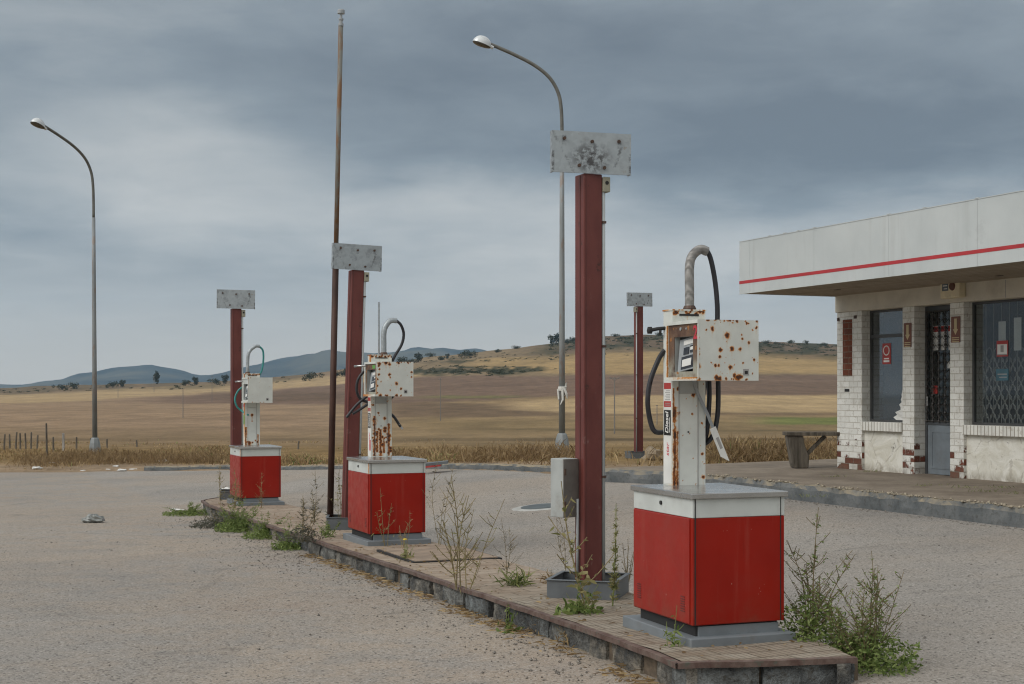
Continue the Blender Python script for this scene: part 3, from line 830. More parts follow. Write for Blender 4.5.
# ---------------------------------------------------------------- petrol pumps
MT['vent_slot'] = pm('vent_slot', (0.09, 0.02, 0.018), 0.6, 0.3)
def spot(cx, cy, r): return (cx, cy, r)
def rust_field(spots, runs):
    """spots (u, v, r), runs (u, v0, v1, w) in face metres -> rust strength"""
    def f(u, v):
        k = 0.0
        u0, v0_ = u, v; u += .007 * nz(u * 60, v * 60, 1); v += .007 * nz(u0 * 60, v0_ * 60, 8)
        for (a, b, r) in spots:
            d = math.hypot(u - a, v - b) / r
            if d < 2.2: k = max(k, 1.0 - sm(0.3, 1.25, d) if d < 1.25 else 0); k = max(k, 0.17 * (1 - sm(0.9, 2.2, d)))
            if abs(u - a) < r * 0.7 and b - r * 7 < v < b:
                k = max(k, 0.26 * (1 - abs(u - a) / (r * 0.7)) * (1 - (b - v) / (r * 7)))
        for (a, v0, v1, w) in runs:
            if v0 - .01 < v < v1 + .01:
                ww = w * (0.8 + 0.7 * nz(v * 11, a * 50) + 0.3 * nz(v * 40, a * 31))
                d = abs(u - a - 0.3 * w * nz(v * 18, a * 9)) / ww
                k = max(k, (1.0 - sm(0.35, 1.6, d)) * (0.80 + 0.45 * nz(v * 14, a * 20, 4)), 0.22 * (1 - sm(1.2, 3.6, d)))
        return k
    return f

def make_pump(pos, rz, label, variant):
    rnd = random.Random(variant * 13 + 5)
    root = empty('petrol_pump', pos, rz)
    tag(root, label, 'petrol pump', 'old red and white petrol pumps on the island')
    WP = MT['white_paint']
    # plinth
    mb = MB(); mb.box(-.357, .358, -.485, .485, -.02, .06); pl = mb.build('plinth', MT['grey_plinth'], root, bevel=.006)
    mb = MB(); mb.box(-.285, .275, -.40, .36, .058, .13, 0); mb.build('recessed_base', MT['dark'] , root)
    mb = MB(); mb.box(-.27, .28, -.412, -.39, .0585, .118); mb.build('base_rail', MT['grey_plinth'], root, bevel=.002)
    # cabinet: red body and white band
    x0, x1, y0, y1 = -.317, .313, -.425, .395
    mb = MB()
    mb.box(x0, x1, y0, y1, .127, .770)
    body = mb.build('cabinet', MT['red'], root, bevel=.006)
    mb = MB(); mb.box(x0 - .001, x1 + .001, y0 - .001, y1 + .001, .7705, .884)
    def brust(x, y, z):
        return 0.0
    band_ = mb.build('white_band', MT['white_trim'], body, bevel=.004)
    if variant != 0:
        g = MB(); g.grid((x0 - .0025, y0 + .05, .772), (0, -.055, 0), (0, 0, .11), 8, 14)
        g.build('rust_stain', WP, body, rust=lambda x, y, z: 0.9 * max(0, 1 - abs(y - (y0 + .022)) / .025) * (0.75 + 0.5 * nz(y * 60, z * 40)))
    # side door on the left face, corner trims
    mb = MB(); mb.box(x0 - .008, x0 - .0005, y0 + .028, y1 - .012, .135, .766)
    door = mb.build('service_door', MT['red_door'], body, bevel=.003)
    for ya in (y0 + .11, y1 - .10):
        mb = MB()
        mb.box(x0 - .0084, x0 - .0080, ya - .030, ya + .030, .195, .30)
        vn = mb.build('vent', MT['red_door'], door)
        mb = MB()
        for k in range(7):
            z = .20 + k * .0145
            mb.box(x0 - .0115, x0 - .0086, ya - .026, ya + .026, z, z + .0055)
        mb.build('slots', MT['vent_slot'], vn)
    mb = MB(); mb.tube([(x0 - .001, -.01, .835), (x0 - .010, -.01, .835)], .013, 12); mb.build('lock', MT['dark'], band_)
    pieces('seam', MT['dark'], body, [(x0 + .014, x0 + .021, y0 - .0035, y0 + .004, .13, .884), (x1 - .030, x1 - .025, y0 - .003, y0 + .004, .13, .884)])
    # top slab
    mb = MB(); mb.box(-.336, .326, -.450, .410, .885, .92); mb.build('top_slab', MT['steel_top'], root, bevel=.005)
    # column
    cs = (-.066, -.055, -.072)[variant]; hs = (-.020, -.04, -.025)[variant]
    cx0, cx1, cy0, cy1, zt = -.037 + cs, .203 + cs, .265, .395, 2.055
    mb = MB(); mb.box(cx0, cx1, cy0, cy1, .92, zt, skip=('-y',))
    fr = MB()
    mb.grid((cx0, cy0, .92), (cx1 - cx0, 0, 0), (0, 0, zt - .92), 48, 190)
    wv = cx1 - cx0
    if variant == 0:
        sp = [(wv*.66, .80, .012), (wv*.70, .765, .010), (wv*.40, .735, .012), (wv*.25, .67, .013), (wv*.17, .625, .012), (wv*.55, .69, .007), (wv*.62, .62, .012), (wv*.63, .585, .014), (wv*.19, .47, .012), (wv*.12, .90, .012), (wv*.6, .46, .007), (wv*.9, .40, .006), (wv*.9, .2, .008), (wv*.93, .05, .014)]
        ru = [(wv*.07, .02, .50, .011), (wv*.15, .0, .34, .006), (wv*.03, .40, .62, .004), (wv*.05, .0, .1, .012)]
        sp += [(rnd.uniform(0.3, 1) * wv, rnd.uniform(0, .7), rnd.uniform(.0015, .004)) for _ in range(26)]
    elif variant == 1:
        sp = [(wv*.42, .62, .017), (wv*.52, .615, .013), (wv*.36, .61, .010), (wv*.15, .72, .013), (wv*.82, .73, .010), (wv*.1, .58, .012), (wv*.78, .62, .010), (wv*.36, .49, .011), (wv*.66, .43, .018), (wv*.15, .42, .022)]
        sp += [(rnd.uniform(.05, .97) * wv, rnd.uniform(0.02, .36), rnd.uniform(.008, .026)) for _ in range(34)]
        ru = [(wv*.16, .02, .45, .014), (wv*.86, .02, .36, .012), (wv*.3, .06, .28, .010), (wv*.45, .02, .30, .012), (wv*.62, .05, .2, .008)]
        sp += [(rnd.uniform(0, 1) * wv, rnd.uniform(0, .9), rnd.uniform(.0015, .004)) for _ in range(30)]
    else:
        sp = [(wv*.48, .48, .024), (wv*.06, .70, .016), (wv*.2, .05, .02), (wv*.5, .04, .016), (wv*.85, .05, .02), (wv*.7, .07, .014)]
        ru = [(wv*.06, .0, .28, .014), (wv*.88, .0, .16, .010), (wv*.48, .38, .48, .008), (wv*.3, 0, .05, .02)]
    sp += [(rnd.uniform(0, 1) * wv, zt - .92 - rnd.uniform(0, .02), rnd.uniform(.006, .015)) for _ in range(16)]
    rf = rust_field(sp, ru)
    colm = mb.build('column', WP, root, rust=lambda x, y, z: rf(x - cx0, z - .92) if abs(y - cy0) < 1e-4 else 0.0)
    pieces('panel_seam', MT['print_grey'], colm, [(cx0 + .044, cx0 + .048, cy0 - .003, cy0 + .001, .92, 1.80), (cx1 - .058, cx1 - .052, cy0 - .003, cy0 + .001, .92, 1.80), (cx0 + .0485, cx1 - .0585, cy0 - .003, cy0 + .001, 1.515, 1.519)])
    if variant != 2:
        mb = MB(); mb.box(cx0 + .05, cx1 - .062, cy0 - .002, cy0, 1.52, 1.60); mb.build('grey_insert', MT['meter_box'], colm)
        mb = MB(); mb.box(cx0 + .11, cx0 + .12, cy0 - .003, cy0, 1.26, 1.27); mb.build('key_hole', MT['dark'], colm)
    mb = MB(); mb.box(cx0 + .05, cx1 - .05, cy0 - .004, cy0, zt - .035, zt - .022); mb.build('vent_slot', MT['dark'], colm)
    mb = MB(); mb.box(cx0 - .006, cx1 + .004, cy0 - .006, cy1 + .004, zt - .001, zt + .008); mb2 = MB(); mb2.grid((cx0 - .006, cy0 - .0065, zt - .001), (cx1 - cx0 + .01, 0, 0), (0, 0, .009), 40, 2); mb.add(mb2.v, mb2.f); mb.build('column_cap', MT['white_paint'], colm, rust=lambda x, y, z: max(0, .1 + 1.6 * nz(x * 45, y * 12, 3)))
    # stickers on the column's left side
    xs = cx0 - .0018; yc = (cy0 + cy1) / 2
    if variant < 2:
        mb = MB(); mb.box(xs, cx0, cy0 + .012, cy1 - .008, .93, 1.60); st1 = mb.build('label_strip', MT['sticker_white'], colm)
        pieces('red_label', MT['sticker_red'], st1, [(xs - .001, xs, cy0 + .018, cy1 - .012, 1.545, 1.585), (xs - .001, xs, cy0 + .018, cy1 - .012, 1.428, 1.466)])
        mb = MB()
        for k in range(6):
            z = 1.474 + k * .0115
            mb.box(xs - .001, xs, cy0 + .03, cy1 - .03 - .015 * (k % 2), z, z + .004)
        for k in range(2):
            z = 1.438 + k * .012; mb.box(xs - .0018, xs - .001, cy0 + .03, cy1 - .03, z, z + .004)
        mb.build('small_print', MT['print_grey'], st1)
        text('small_print', 'AVISO', .026, MT['print_white'], st1, (xs - .002, yc, 1.565), '-x') if False else None
        mb = MB(); mb.box(xs - .0014, xs, cy0 + .018, cy1 - .014, 1.243 , 1.408); bl = mb.build('black_label', MT['sticker_black'], st1)
        text('lettering', 'Diesel', .060, MT['print_white'], bl, (xs - .0022, yc + .006, 1.325), '-x', bold=.001, spin=R(90), sx=.93, shear=.18)
        mb = MB(); mb.box(xs - .0020, xs - .0012, cy0 + .030, cy0 + .036, 1.262, 1.36); mb.build('underline', MT['print_white'], bl)
        text('lettering', 'star', .055, MT['print_red'], st1, (xs - .0010, yc, 1.15), '-x', spin=R(90), shear=.2)
        if variant == 1:
            mb = MB(); mb.box(xs - .0016, xs - .0002, cy0 + .014, cy0 + .06, .99, 1.11); mb.build('red_label', MT['print_red'], st1)
    else:
        mb = MB(); mb.box(xs, cx0, cy0 + .02, cy1 - .02, 1.25, 1.40); mb.build('green_label', MT['sticker_green'], colm)
        mb = MB(); mb.box(xs, cx0, cy0 + .02, cy1 - .02, 1.53, 1.57); mb.build('red_label', MT['sticker_red'], colm)
    # head with the counter
    hx0, hx1, hy0, hy1, hz0, hz1 = -.132 + hs, (.298, .298, .262)[variant] + hs, -.175, .262, 1.597, 1.975 + (0, 0, .02)[variant]
    hw, hh = hx1 - hx0, hz1 - hz0
    mb = MB(); mb.box(hx0 + .012, hx1, hy0, hy1, hz0, hz1, skip=('-y', '-x'))
    mb.grid((hx0 + .012, hy0, hz0), (hw - .012, 0, 0), (0, 0, hh), 110, 100)
    # frame round the counter
    mb.box(hx0, hx0 + .013, hy0, hy1, hz1 - .022, hz1); mb.box(hx0 - .012, hx0 + .013, hy0, hy1, hz0, hz0 + .022)
    mb.box(hx0 + .004, hx0 + .013, hy0, hy0 + .008, hz0 + .022, hz1 - .022); mb.box(hx0, hx0 + .013, hy1 - .022, hy1, hz0 + .022, hz1 - .022)
    if variant == 0:
        pts = [(.14,.17,.010),(.24,.15,.019),(.48,.26,.026),(.80,.05,.010),(.83,.05,.008),(.96,.12,.014),(.90,.16,.007),(.37,.50,.017),(.56,.48,.021),(.69,.48,.016),(.84,.37,.013),(.36,.61,.015),(.29,.75,.014),(.34,.75,.013),(.53,.78,.019),(.93,.65,.011),(.31,.95,.024),(.35,.965,.022),(.60,.92,.016),(.66,.95,.030),(.70,.94,.022),(.46,.965,.014),(.72,.24,.009),(.73,.31,.010),(.74,.71,.010),(.02,.48,.010),(.02,.57,.012),(.02,.77,.020),(.02,.98,.016),(.02,.30,.008),(.43,.01,.010),(.16,.005,.008),(.9,.88,.007)]
    elif variant == 1:
        pts = [(.10,.06,.026),(.08,.12,.02),(.27,.03,.03),(.36,.07,.022),(.60,.03,.02),(.08,.37,.018),(.36,.37,.022),(.38,.45,.012),(.55,.63,.024),(.05,.50,.016),(.67,.78,.018),(.38,.82,.012),(.12,.97,.026),(.30,.985,.02),(.55,.98,.024),(.95,.30,.016),(.95,.44,.014),(.03,.70,.02),(.1,.22,.014),(.14,.57,.012),(.02,.9,.02)]
    else:
        pts = [(.5,.99,.008),(.02,.02,.016),(.12,.01,.012),(.4,.7,.003)]
    pts = [(a * hw, hh - b * hh, r * .8) for a, b, r in pts]
    prn = [(rnd.uniform(0, hw), rnd.choice([rnd.uniform(0, .012), hh - rnd.uniform(0, .008)]), rnd.uniform(.003, .010)) for _ in range((16, 22, 4)[variant])] + [(rnd.uniform(0, hw), rnd.uniform(0, hh), rnd.uniform(.0012, .003)) for _ in range(30 if variant < 2 else 8)]
    hf = rust_field(pts + prn, [])
    def hr(x, y, z):
        if abs(y - hy0) < 1e-4 and x > hx0 + .0115: 
            return hf(x - hx0, z - hz0)
        if x < hx0 + .014: return (0.5 if variant < 2 else 0.15) * (1 if nz(x*60, y * 17, z * 17) > 0.22 else 0.08)
        return 0.2 if variant < 2 else 0.05
    head = mb.build('counter_head', WP, root, rust=hr)
    # counter face: rusted sheet with a window opening
    wy0, wy1, wz0, wz1 = -.092, .165, 1.655, 1.875
    if variant: wy0, wy1, wz0, wz1 = -.12, .20, 1.645, 1.89
    mb = MB(); xf = hx0 + .012
    mb.box(xf, xf + .004, hy0 + .01, wy0, hz0 + .02, hz1 - .02); mb.box(xf, xf + .004, wy1, hy1 - .02, hz0 + .02, hz1 - .02)
    mb.box(xf, xf + .004, wy0, wy1, hz0 + .02, wz0); mb.box(xf, xf + .004, wy0, wy1, wz1, hz1 - .02)
    face = mb.build('counter_face', MT['rustpanel'] if variant < 2 else MT['white_trim'], head)
    mb = MB(); d = .042
    mb.box(xf + d, xf + d + .01, wy0 - .02, wy1 + .02, wz0 - .02, wz1 + .02); mb.build('display', MT['display_dark'], head)
    mb = MB()
    mb.box(xf + .004, xf + d, wy0 - .006, wy0, wz0, wz1); mb.box(xf + .004, xf + d, wy1, wy1 + .006, wz0, wz1)
    mb.box(xf + .004, xf + d, wy0, wy1, wz0 - .006, wz0); mb.box(xf + .004, xf + d, wy0, wy1, wz1, wz1 + .006)
    mb.build('window_reveal', MT['meter_box'], head)
    # slanted dial plate with its number windows
    M = Matrix.Translation((xf + d - .018, (wy0 + wy1)/2 - .02, (wz0 + wz1)/2)) @ Matrix.Rotation(R(-6), 4, 'X') @ Matrix.Rotation(R(8), 4, 'Y')
    mb = MB(); mb.box(-.004, .004, -.10, .125, -.102, .105, M=M); dial = mb.build('dial_plate', MT['display'], head)
    pieces('number_window', MT['display_dark'], dial, [(-.008, -.0045, -.082, -.032, .005, .050), (-.008, -.0045, -.016, .055, .000, .045), (-.0072, -.0045, -.085, .078, -.092, -.012)], M=M)
    pieces('number_card', MT['sticker_white'], dial, [(-.011, -.0085, -.065, .058, -.078, -.032), (-.0075, -.0045, -.085, .06, .062, .092), (-.010, -.0085, -.078, -.04, .02, .04)], M=M)
    if variant == 0:
        text('pump_number', '2', .115, MT['print_red'], head, (xf - .0015, -.126, 1.893), '-x', bold=.003, sx=1.0)
        mb = MB(); mb.tube([(xf - .006, .07, 1.925), (xf, .07, 1.925)], .011, 10); mb.build('indicator_lamp', MT['display'], head)
        mb = MB(); mb.tube([(xf - .004, -.005, 1.925), (xf, -.005, 1.925)], .007, 8); mb.build('indicator_lamp', MT['display'], head)
    if variant == 1:
        mb = MB(); mb.box(xf - .002, xf, -.12, -.02, 1.90, 1.94); mb.build('green_label', MT['sticker_green'], head)
    # small square plate on the head
    mb = MB(); a_, b_ = hx0 + hw * .79, hz0 + hh * .14
    mb.box(a_ - .020, a_ + .020, hy0 - .002, hy0, b_ - .020, b_ + .020); q = mb.build('square_plate', MT['print_grey'], head)
    mb = MB(); mb.box(a_ - .010, a_ + .012, hy0 - .003, hy0 - .0018, b_ - .012, b_ + .008); mb.build('plate_print', MT['dark'], q)
    # swan neck and hoses
    px_, py_ = cx0 + (.155, .165, .085)[variant], cy0 + .06
    if variant == 0:
        neck = curve3([(px_, py_, zt), (px_, py_, 2.20), (px_, py_, 2.345), (px_ + .020, py_, 2.418), (px_ + .075, py_ - .005, 2.462), (px_ + .125, py_ - .01, 2.450)], 40)
        rr, rh = .031, .0165; hm, hm2 = MT['rubber'], MT['rubber']
        hose = [(px_ + .118, py_ - .01, 2.463), (px_ + .150, py_ - .012, 2.40), (px_ + .180, py_ - .014, 2.26), (px_ + .196, py_ - .016, 2.10), (px_ + .20, py_ - .01, 1.96), (px_ + .205, py_, 1.75), (px_ + .212, py_, 1.55), (px_ + .205, py_, 1.36), (px_ + .165, py_ + .01, 1.22), (px_ + .09, py_ + .11, 1.13), (px_ + .085, py_ + .11, 1.05)]
        hose2 = [(px_ + .14, py_ + .02, 1.95), (px_ + .165, py_ + .04, 1.60), (px_ + .16, py_ + .03, 1.45), (px_ + .14, py_ + .03, 1.25), (px_ + .10, py_ + .05, 1.10), (px_ + .085, py_ + .06, 1.02)]
        loop = [(cx0, cy1 - .02, 1.80), (cx0 - .030, cy1 + .01, 1.74), (cx0 - .080, cy1 + .03, 1.60), (cx0 - .100, cy1 + .03, 1.46), (cx0 - .08, cy1 + .03, 1.33), (cx0 - .05, cy1 + .02, 1.265), (cx0 + .02, cy1 + .01, 1.26)]
        hose3 = [(cx1 - .03, cy0 + .03, 1.63), (cx1 + .022, cy0 + .06, 1.59), (cx1 + .012, cy0 + .06, 1.50), (cx1 - .03, cy0 + .07, 1.44)]
        lines = [hose, hose2, loop, hose3]
    elif variant == 1:
        neck = curve3([(px_, py_, zt), (px_, py_, 2.20), (px_, py_, 2.30), (px_ + .02, py_, 2.38), (px_ + .075, py_ - .005, 2.445), (px_ + .15, py_ - .01, 2.450)], 40)
        rr, rh = .031, .016
        hose = [(px_ + .145, py_ - .01, 2.45), (px_ + .20, py_ - .01, 2.40), (px_ + .235, py_, 2.30), (px_ + .21, py_, 2.18), (px_ + .13, py_, 2.05), (px_ + .08, py_ - .01, 1.95)]
        loop = [(cx0, cy1 - .02, 1.93), (cx0 - .10, cy1 + .02, 1.80), (cx0 - .12, cy1 + .03, 1.66), (cx0 - .07, cy1 + .03, 1.56), (cx0 + .02, cy1, 1.53)]
        h3 = [(cx0 + .02, cy1, 1.62), (cx0 - .12, cy1 + .03, 1.50), (cx0 - .24, cy1 + .03, 1.36)]
        h4 = [(cx1 - .05, cy1, 1.50), (cx1 + .06, cy1, 1.60), (cx1 + .12, cy1, 1.64)]
        h5 = [(cx1 - .05, cy1, 1.42), (cx1 + .05, cy1, 1.38), (cx1 + .14, cy1 - .02, 1.25)]
        h6 = [(cx0 + .02, cy1, 1.52), (cx0 - .1, cy1 + .02, 1.44), (cx0 - .17, cy1 + .03, 1.40)]
        lines = [hose, loop, h3, h4, h5, h6]; hm = MT['rubber']
    else:
        neck = curve3([(px_ - .03, py_, zt), (px_ - .03, py_, 2.22), (px_ - .02, py_, 2.36), (px_ + .02, py_, 2.44), (px_ + .10, py_ - .005, 2.50), (px_ + .16, py_ - .01, 2.50)], 40)
        rr, rh = .027, .015; hm = MT['teal_hose']
        hose = [(px_ + .155, py_ - .01, 2.50), (px_ + .215, py_ - .01, 2.43), (px_ + .225, py_, 2.28), (px_ + .20, py_, 2.12), (px_ + .15, py_, 1.98), (px_ + .15, py_ + .02, 1.60), (px_ + .14, py_, 1.56)]
        loop = [(cx0, cy1 - .02, 1.86), (cx0 - .08, cy1 + .02, 1.78), (cx0 - .125, cy1 + .03, 1.66), (cx0 - .10, cy1 + .02, 1.54), (cx0 - .02, cy1, 1.46), (cx0 + .05, cy0 - .01, 1.40)]
        lines = [hose, loop]
    mb = MB(); mb.tube(neck, rr, 14); nk = mb.build('swan_neck', MT['tape'] if variant == 0 else MT['galv'], root, smooth=True, rust=lambda x, y, z: 0.25)
    mb = MB(); mb.lathe([(rr + .012, 0), (rr + .012, .012), (rr + .004, .03)], 14, (neck[0].x, neck[0].y, zt + .006)); mb.build('collar', MT['bolt'], nk)
    for ln in lines:
        mb = MB(); mb.tube(curve3(ln, 60), rh, 10); mb.build('hose', hm, root, smooth=True)
    if variant == 1:
        mb = MB(); mb.tube([(cx1 + .12, cy1 - .02, 1.28), (cx1 + .16, cy1 - .02, 1.225)], .012, 8); mb.build('hose_fitting', MT['chrome'], root)
        mb = MB(); mb.tube([(cx0 + .135, cy1 + .02, .93), (cx0 + .135, cy1 + .02, 2.66)], .010, 8); mb.build('breather_pipe', MT['galv'], root, rust=lambda x, y, z: .3)
    # nozzle bracket on the left of the head
    mb = MB()
    if variant == 0:
        mb.tube([(cx0 + .02, cy1 - .03, 1.945), (cx0 - .04, cy1 + .0, 1.94), (cx0 - .085, cy1 + .03, 1.930)], .012, 8); mb.lathe([(.016, -.02), (.021, 0), (.015, .025)], 8, (cx0 - .085, cy1 + .03, 1.928))
        mb.tube([(cx0 - .02, cy1, 1.945), (cx0 - .035, cy1 - .02, 1.905)], .009, 6)
    else:
        mb.tube([(hx0 + .02, hy1 - .03, 1.935), (hx0 - .04, hy1 + .05, 1.935), (hx0 - .09, hy1 + .09, 1.93)], .013, 8)
    mb.build('nozzle_rest', MT['dark'] if variant == 0 else MT['chrome'], root, smooth=True)
    # loose strap with its plate on the near pump
    if variant == 0:
        mb = MB()
        A = [(cx0 + .14, cy0 - .006, 1.60), (cx0 + .17, cy0 - .012, 1.51), (cx0 + .235, cy0 - .02, 1.38), (cx0 + .272, cy0 - .025, 1.29)]
        B_ = [(p[0] + .020, p[1], p[2] + .006) for p in A]
        vs = A + B_ + [(p[0], p[1] + .004, p[2]) for p in A] + [(p[0], p[1] + .004, p[2]) for p in B_]
        fs = []
        for i in range(3): fs += [(i, i+1, 5+i, 4+i), (8+i, 12+i, 13+i, 9+i), (i, 8+i, 9+i, i+1), (4+i, 5+i, 13+i, 12+i)]
        mb.add(vs, fs)
        s_ = mb.build('loose_strap', MT['display'], root)
        M = Matrix.Translation((cx0 + .318, cy0 - .03, 1.20)) @ Matrix.Rotation(R(-24), 4, 'Y')
        mb = MB(); mb.box(-.022, .022, -.004, .004, -.10, .10, M=M); mb.add([Vector((-.02, -.004, -.1)), Vector((.022, -.004, -.1)), Vector((.022, -.004, -.15)), Vector((-.02, .004, -.1)), Vector((.022, .004, -.1)), Vector((.022, .004, -.15))], [(0, 2, 1), (3, 4, 5), (0, 3, 5, 2), (1, 2, 5, 4)], M=M)
        mb.build('strap_tag', MT['sticker_white'], s_)
        mb = MB(); mb.box(-.008, .012, -.0055, -.0042, -.05, .03, M=M); mb.build('tag_print', MT['print_grey'], s_)
    return root

pA, pB, pC = W(4.617, 7.825, island_z(7.835)), W(4.785, 14.98, island_z(14.98)), W(4.955, 22.28, island_z(22.28))
make_pump(pA, ROW - R(2.5), 'largest and nearest petrol pump, red and white with a rust spotted head marked 2', 0)
make_pump(pB, ROW - R(0.5), 'middle petrol pump with heavily rusted column, beside the tall rusty mast', 1)
make_pump(pC, ROW - R(0.5), 'farthest petrol pump with teal hoses and cleaner white head', 2)

# ---------------------------------------------------------------- canopy posts
MT['weld'] = pm('weld_seam_paint', (0.07, 0.022, 0.018), 0.6, 0.2); MT['conduit'] = pm('grey_conduit', (0.34, 0.37, 0.37), 0.5, 0.12); MT['junction'] = pm('junction_box_paint', (0.30, 0.29, 0.22), 0.6, 0.15, dirt=.5)
def make_post(pos, rz, label, H=3.24, lean=0.0, tray_rot=0.0, plate_rot=0.0, plate_dx=-0.018, meter=False, side=1, tray=(0.53, 0.53), w=.158, seed=0):
    root = empty('canopy_post', pos, rz, (0, lean))
    tag(root, label, 'post', 'dark red posts left from the removed canopy')
    h = w / 2
    mb = MB(); mb.box(-h, h, -h, h, -.05, H, 0)
    po = mb.build('post', MT['post'], root, bevel=.008)
    pieces('weld_seam', MT['weld'], po, [(-h - .0025, -h + .003, -h + .055, -h + .068, .02, H - .01), (-h + .018, -h + .022, -h - .0016, -h + .001, .02, H - .01)])
    rnd = random.Random(seed)
    pw, ph = .63, .315
    M = Matrix.Translation((plate_dx, -h - .012, H + ph / 2 - .002)) @ Matrix.Rotation(plate_rot, 4, 'Z') @ Matrix.Rotation(R(rnd.uniform(-.6, .6)), 4, 'Y')
    mb = MB(); mb.box(-pw/2, pw/2, -.006, .006, -ph/2, ph/2, skip=('-y',), M=M)
    g = MB(); g.grid((-pw/2, -.006, -ph/2), (pw, 0, 0), (0, 0, ph), 60, 32)
    mb.add(g.v, g.f, 0, M)
    mb.box(-pw/2 + .0, -pw/2 + .012, .006, .05, -ph/2, ph/2, M=M); mb.box(pw/2 - .012, pw/2, .006, .05, -ph/2, ph/2, M=M)
    Mi = M.inverted()
    def pr(x, y, z):
        q = Mi @ Vector((x, y, z))
        k = 0.95 * (1 - sm(.05, .19, math.hypot((q.x + .01) * 0.9, (q.z + .04) * 1.15))) if seed in (0,) else 0.25 * (nz(q.x * 9 + seed, q.z * 9) > 0.1)
        for a, b in ((-.22, .10), (0, .09), (.22, .09)):
            if abs(q.x - a) < .016 and -.05 < q.z - b < .02: k = max(k, .6)
        if abs(q.x) > pw/2 - .012 and q.z < 0 and q.y < 0.01: k = max(k, .9)
        d = abs((q.x + .2) * .9 + (q.z + .05) * .5)
        if d < .006 and q.x < -.1: k = max(k, .5)
        d = abs((q.x - .22) - .35 * (q.z))
        if d < .01 and -.1 < q.z < .05: k = max(k, .7)
        return k
    pl = mb.build('head_plate', MT['galv'], root, rust=pr)
    for a, b in ((-.22, .10), (0, .085), (.215, .095), (-.10, -.10), (.10, -.11)):
        mb = MB(); mb.tube([(a, -.022, b), (a, -.005, b)], .013, 8, M=M); mb.build('bolt', MT['bolt'], pl)
    # conduit and junction box
    cxp = (h + .016) * side
    cyp = -h + .012; mb = MB(); mb.tube([(cxp, cyp, .1), (cxp, cyp, H - .1)], .014, 8); cd = mb.build('conduit', MT['conduit'], root, smooth=True)
    pieces('clip', MT['bolt'], cd, [(cxp - .018, cxp + .016, cyp - .018, cyp + .018, z, z + .018) for z in (.9, 1.9, 2.85)])
    x0, x1 = sorted((h * side + .002 * side, (h + .062) * side))
    mb = MB(); mb.box(x0, x1, -.095, .0, H - .135, H - .02); jb = mb.build('junction_box', MT['junction'], root, bevel=.006)
    mb = MB(); mb.tube([((x0 + x1)/2, -.099, H - .065), ((x0 + x1)/2, -.093, H - .065)], .015, 10); mb.build('knock_out', MT['dark'], jb)
    # base tray
    tw, td = tray; tz = .135; th = .008
    M = Matrix.Translation((0, 0, 0)) @ Matrix.Rotation(tray_rot, 4, 'Z')
    mb = MB()
    mb.box(-tw/2, tw/2, -td/2, -td/2 + th, -.02, tz, M=M); mb.box(-tw/2, tw/2, td/2 - th, td/2, -.02, tz, M=M)
    mb.box(-tw/2, -tw/2 + th, -td/2 + th, td/2 - th, -.02, tz, M=M); mb.box(tw/2 - th, tw/2, -td/2 + th, td/2 - th, -.02, tz, M=M)
    for (a, b, c, d) in ((-tw/2 - .012, tw/2 + .012, -td/2 - .012, -td/2 + .022), (-tw/2 - .012, tw/2 + .012, td/2 - .022, td/2 + .012)): mb.box(a, b, c, d, tz + .001, tz + .009, M=M)
    for (a, b) in ((-tw/2 - .012, -tw/2 + .022), (tw/2 - .022, tw/2 + .012)): mb.box(a, b, -td/2 + .0225, td/2 - .0225, tz + .001, tz + .009, M=M)
    tr = mb.build('base_tray', MT['tray'], root, bevel=.003)
    mb = MB(); mb.grid((-tw/2 + th, -td/2 + th, .05), (tw - 2*th, 0, 0), (0, td - 2*th, 0), 6, 6)
    vv = [tuple(M @ Vector((a, b, c + .012 * nz(a * 9, b * 9)))) for a, b, c in mb.v]; mb.v = vv
    mb.build('tray_soil', MT['soil'], tr)
    if meter:
        M = Matrix.Translation((-.178, .06, .825)) @ Matrix.Rotation(R(16), 4, 'Z')
        mb = MB(); mb.box(-.075, .075, -.075, .075, -.225, .225, M=M); bx = mb.build('meter_box', MT['meter_box'], root, bevel=.006)
        mb = MB(); mb.box(-.077, .077, -.082, -.0755, -.222, .222, M=M); mb.build('meter_door', pm('meter_door', (0.13, 0.12, 0.108), 0.6, 0.25, 6, dirt=.7), bx, bevel=.003)
        pieces('hinge', MT['bolt'], bx, [(-.072, -.056, -.090, -.083, .10, .15), (-.072, -.056, -.090, -.083, -.15, -.10)], M=M)
        mb = MB(); mb.tube([(-h - .014, .0, .06), (-h - .014, .0, .74)], .012, 8); mb.build('feed_pipe', MT['display'], bx, smooth=True)
    return root
qA = Vector((.588, 10.93, island_z(9.81))); qB = Vector((-2.015, 17.55, island_z(16.9))); qC = Vector((-4.64, 23.9, island_z(23.83)))
make_post(qA, ROW, 'tallest red canopy post, beside the nearest pump, carrying a grey meter box', 3.225, 0, R(-38), R(-8), meter=True, seed=0)
make_post(qB, ROW, 'leaning red canopy post beside the rusty mast, behind the middle pump', 3.18, R(1.75), R(-18), R(2), seed=1)
make_post(qC, ROW, 'red canopy post behind the farthest pump with teal hoses', 3.19, 0, R(-12), R(-8), seed=2)
zD = lambda x, y: field_z(x, y) + 0.02
dD = hit(638.5, 457.5, zD, 30)
make_post(dD, ROW + R(4), 'red canopy post across the forecourt, beyond the kerb beside a tan rock', ZC + (391 - 306.5) / F * dD.y - dD.z, 0, R(-16), R(-6), side=-1, tray=(.52, .5), seed=3)

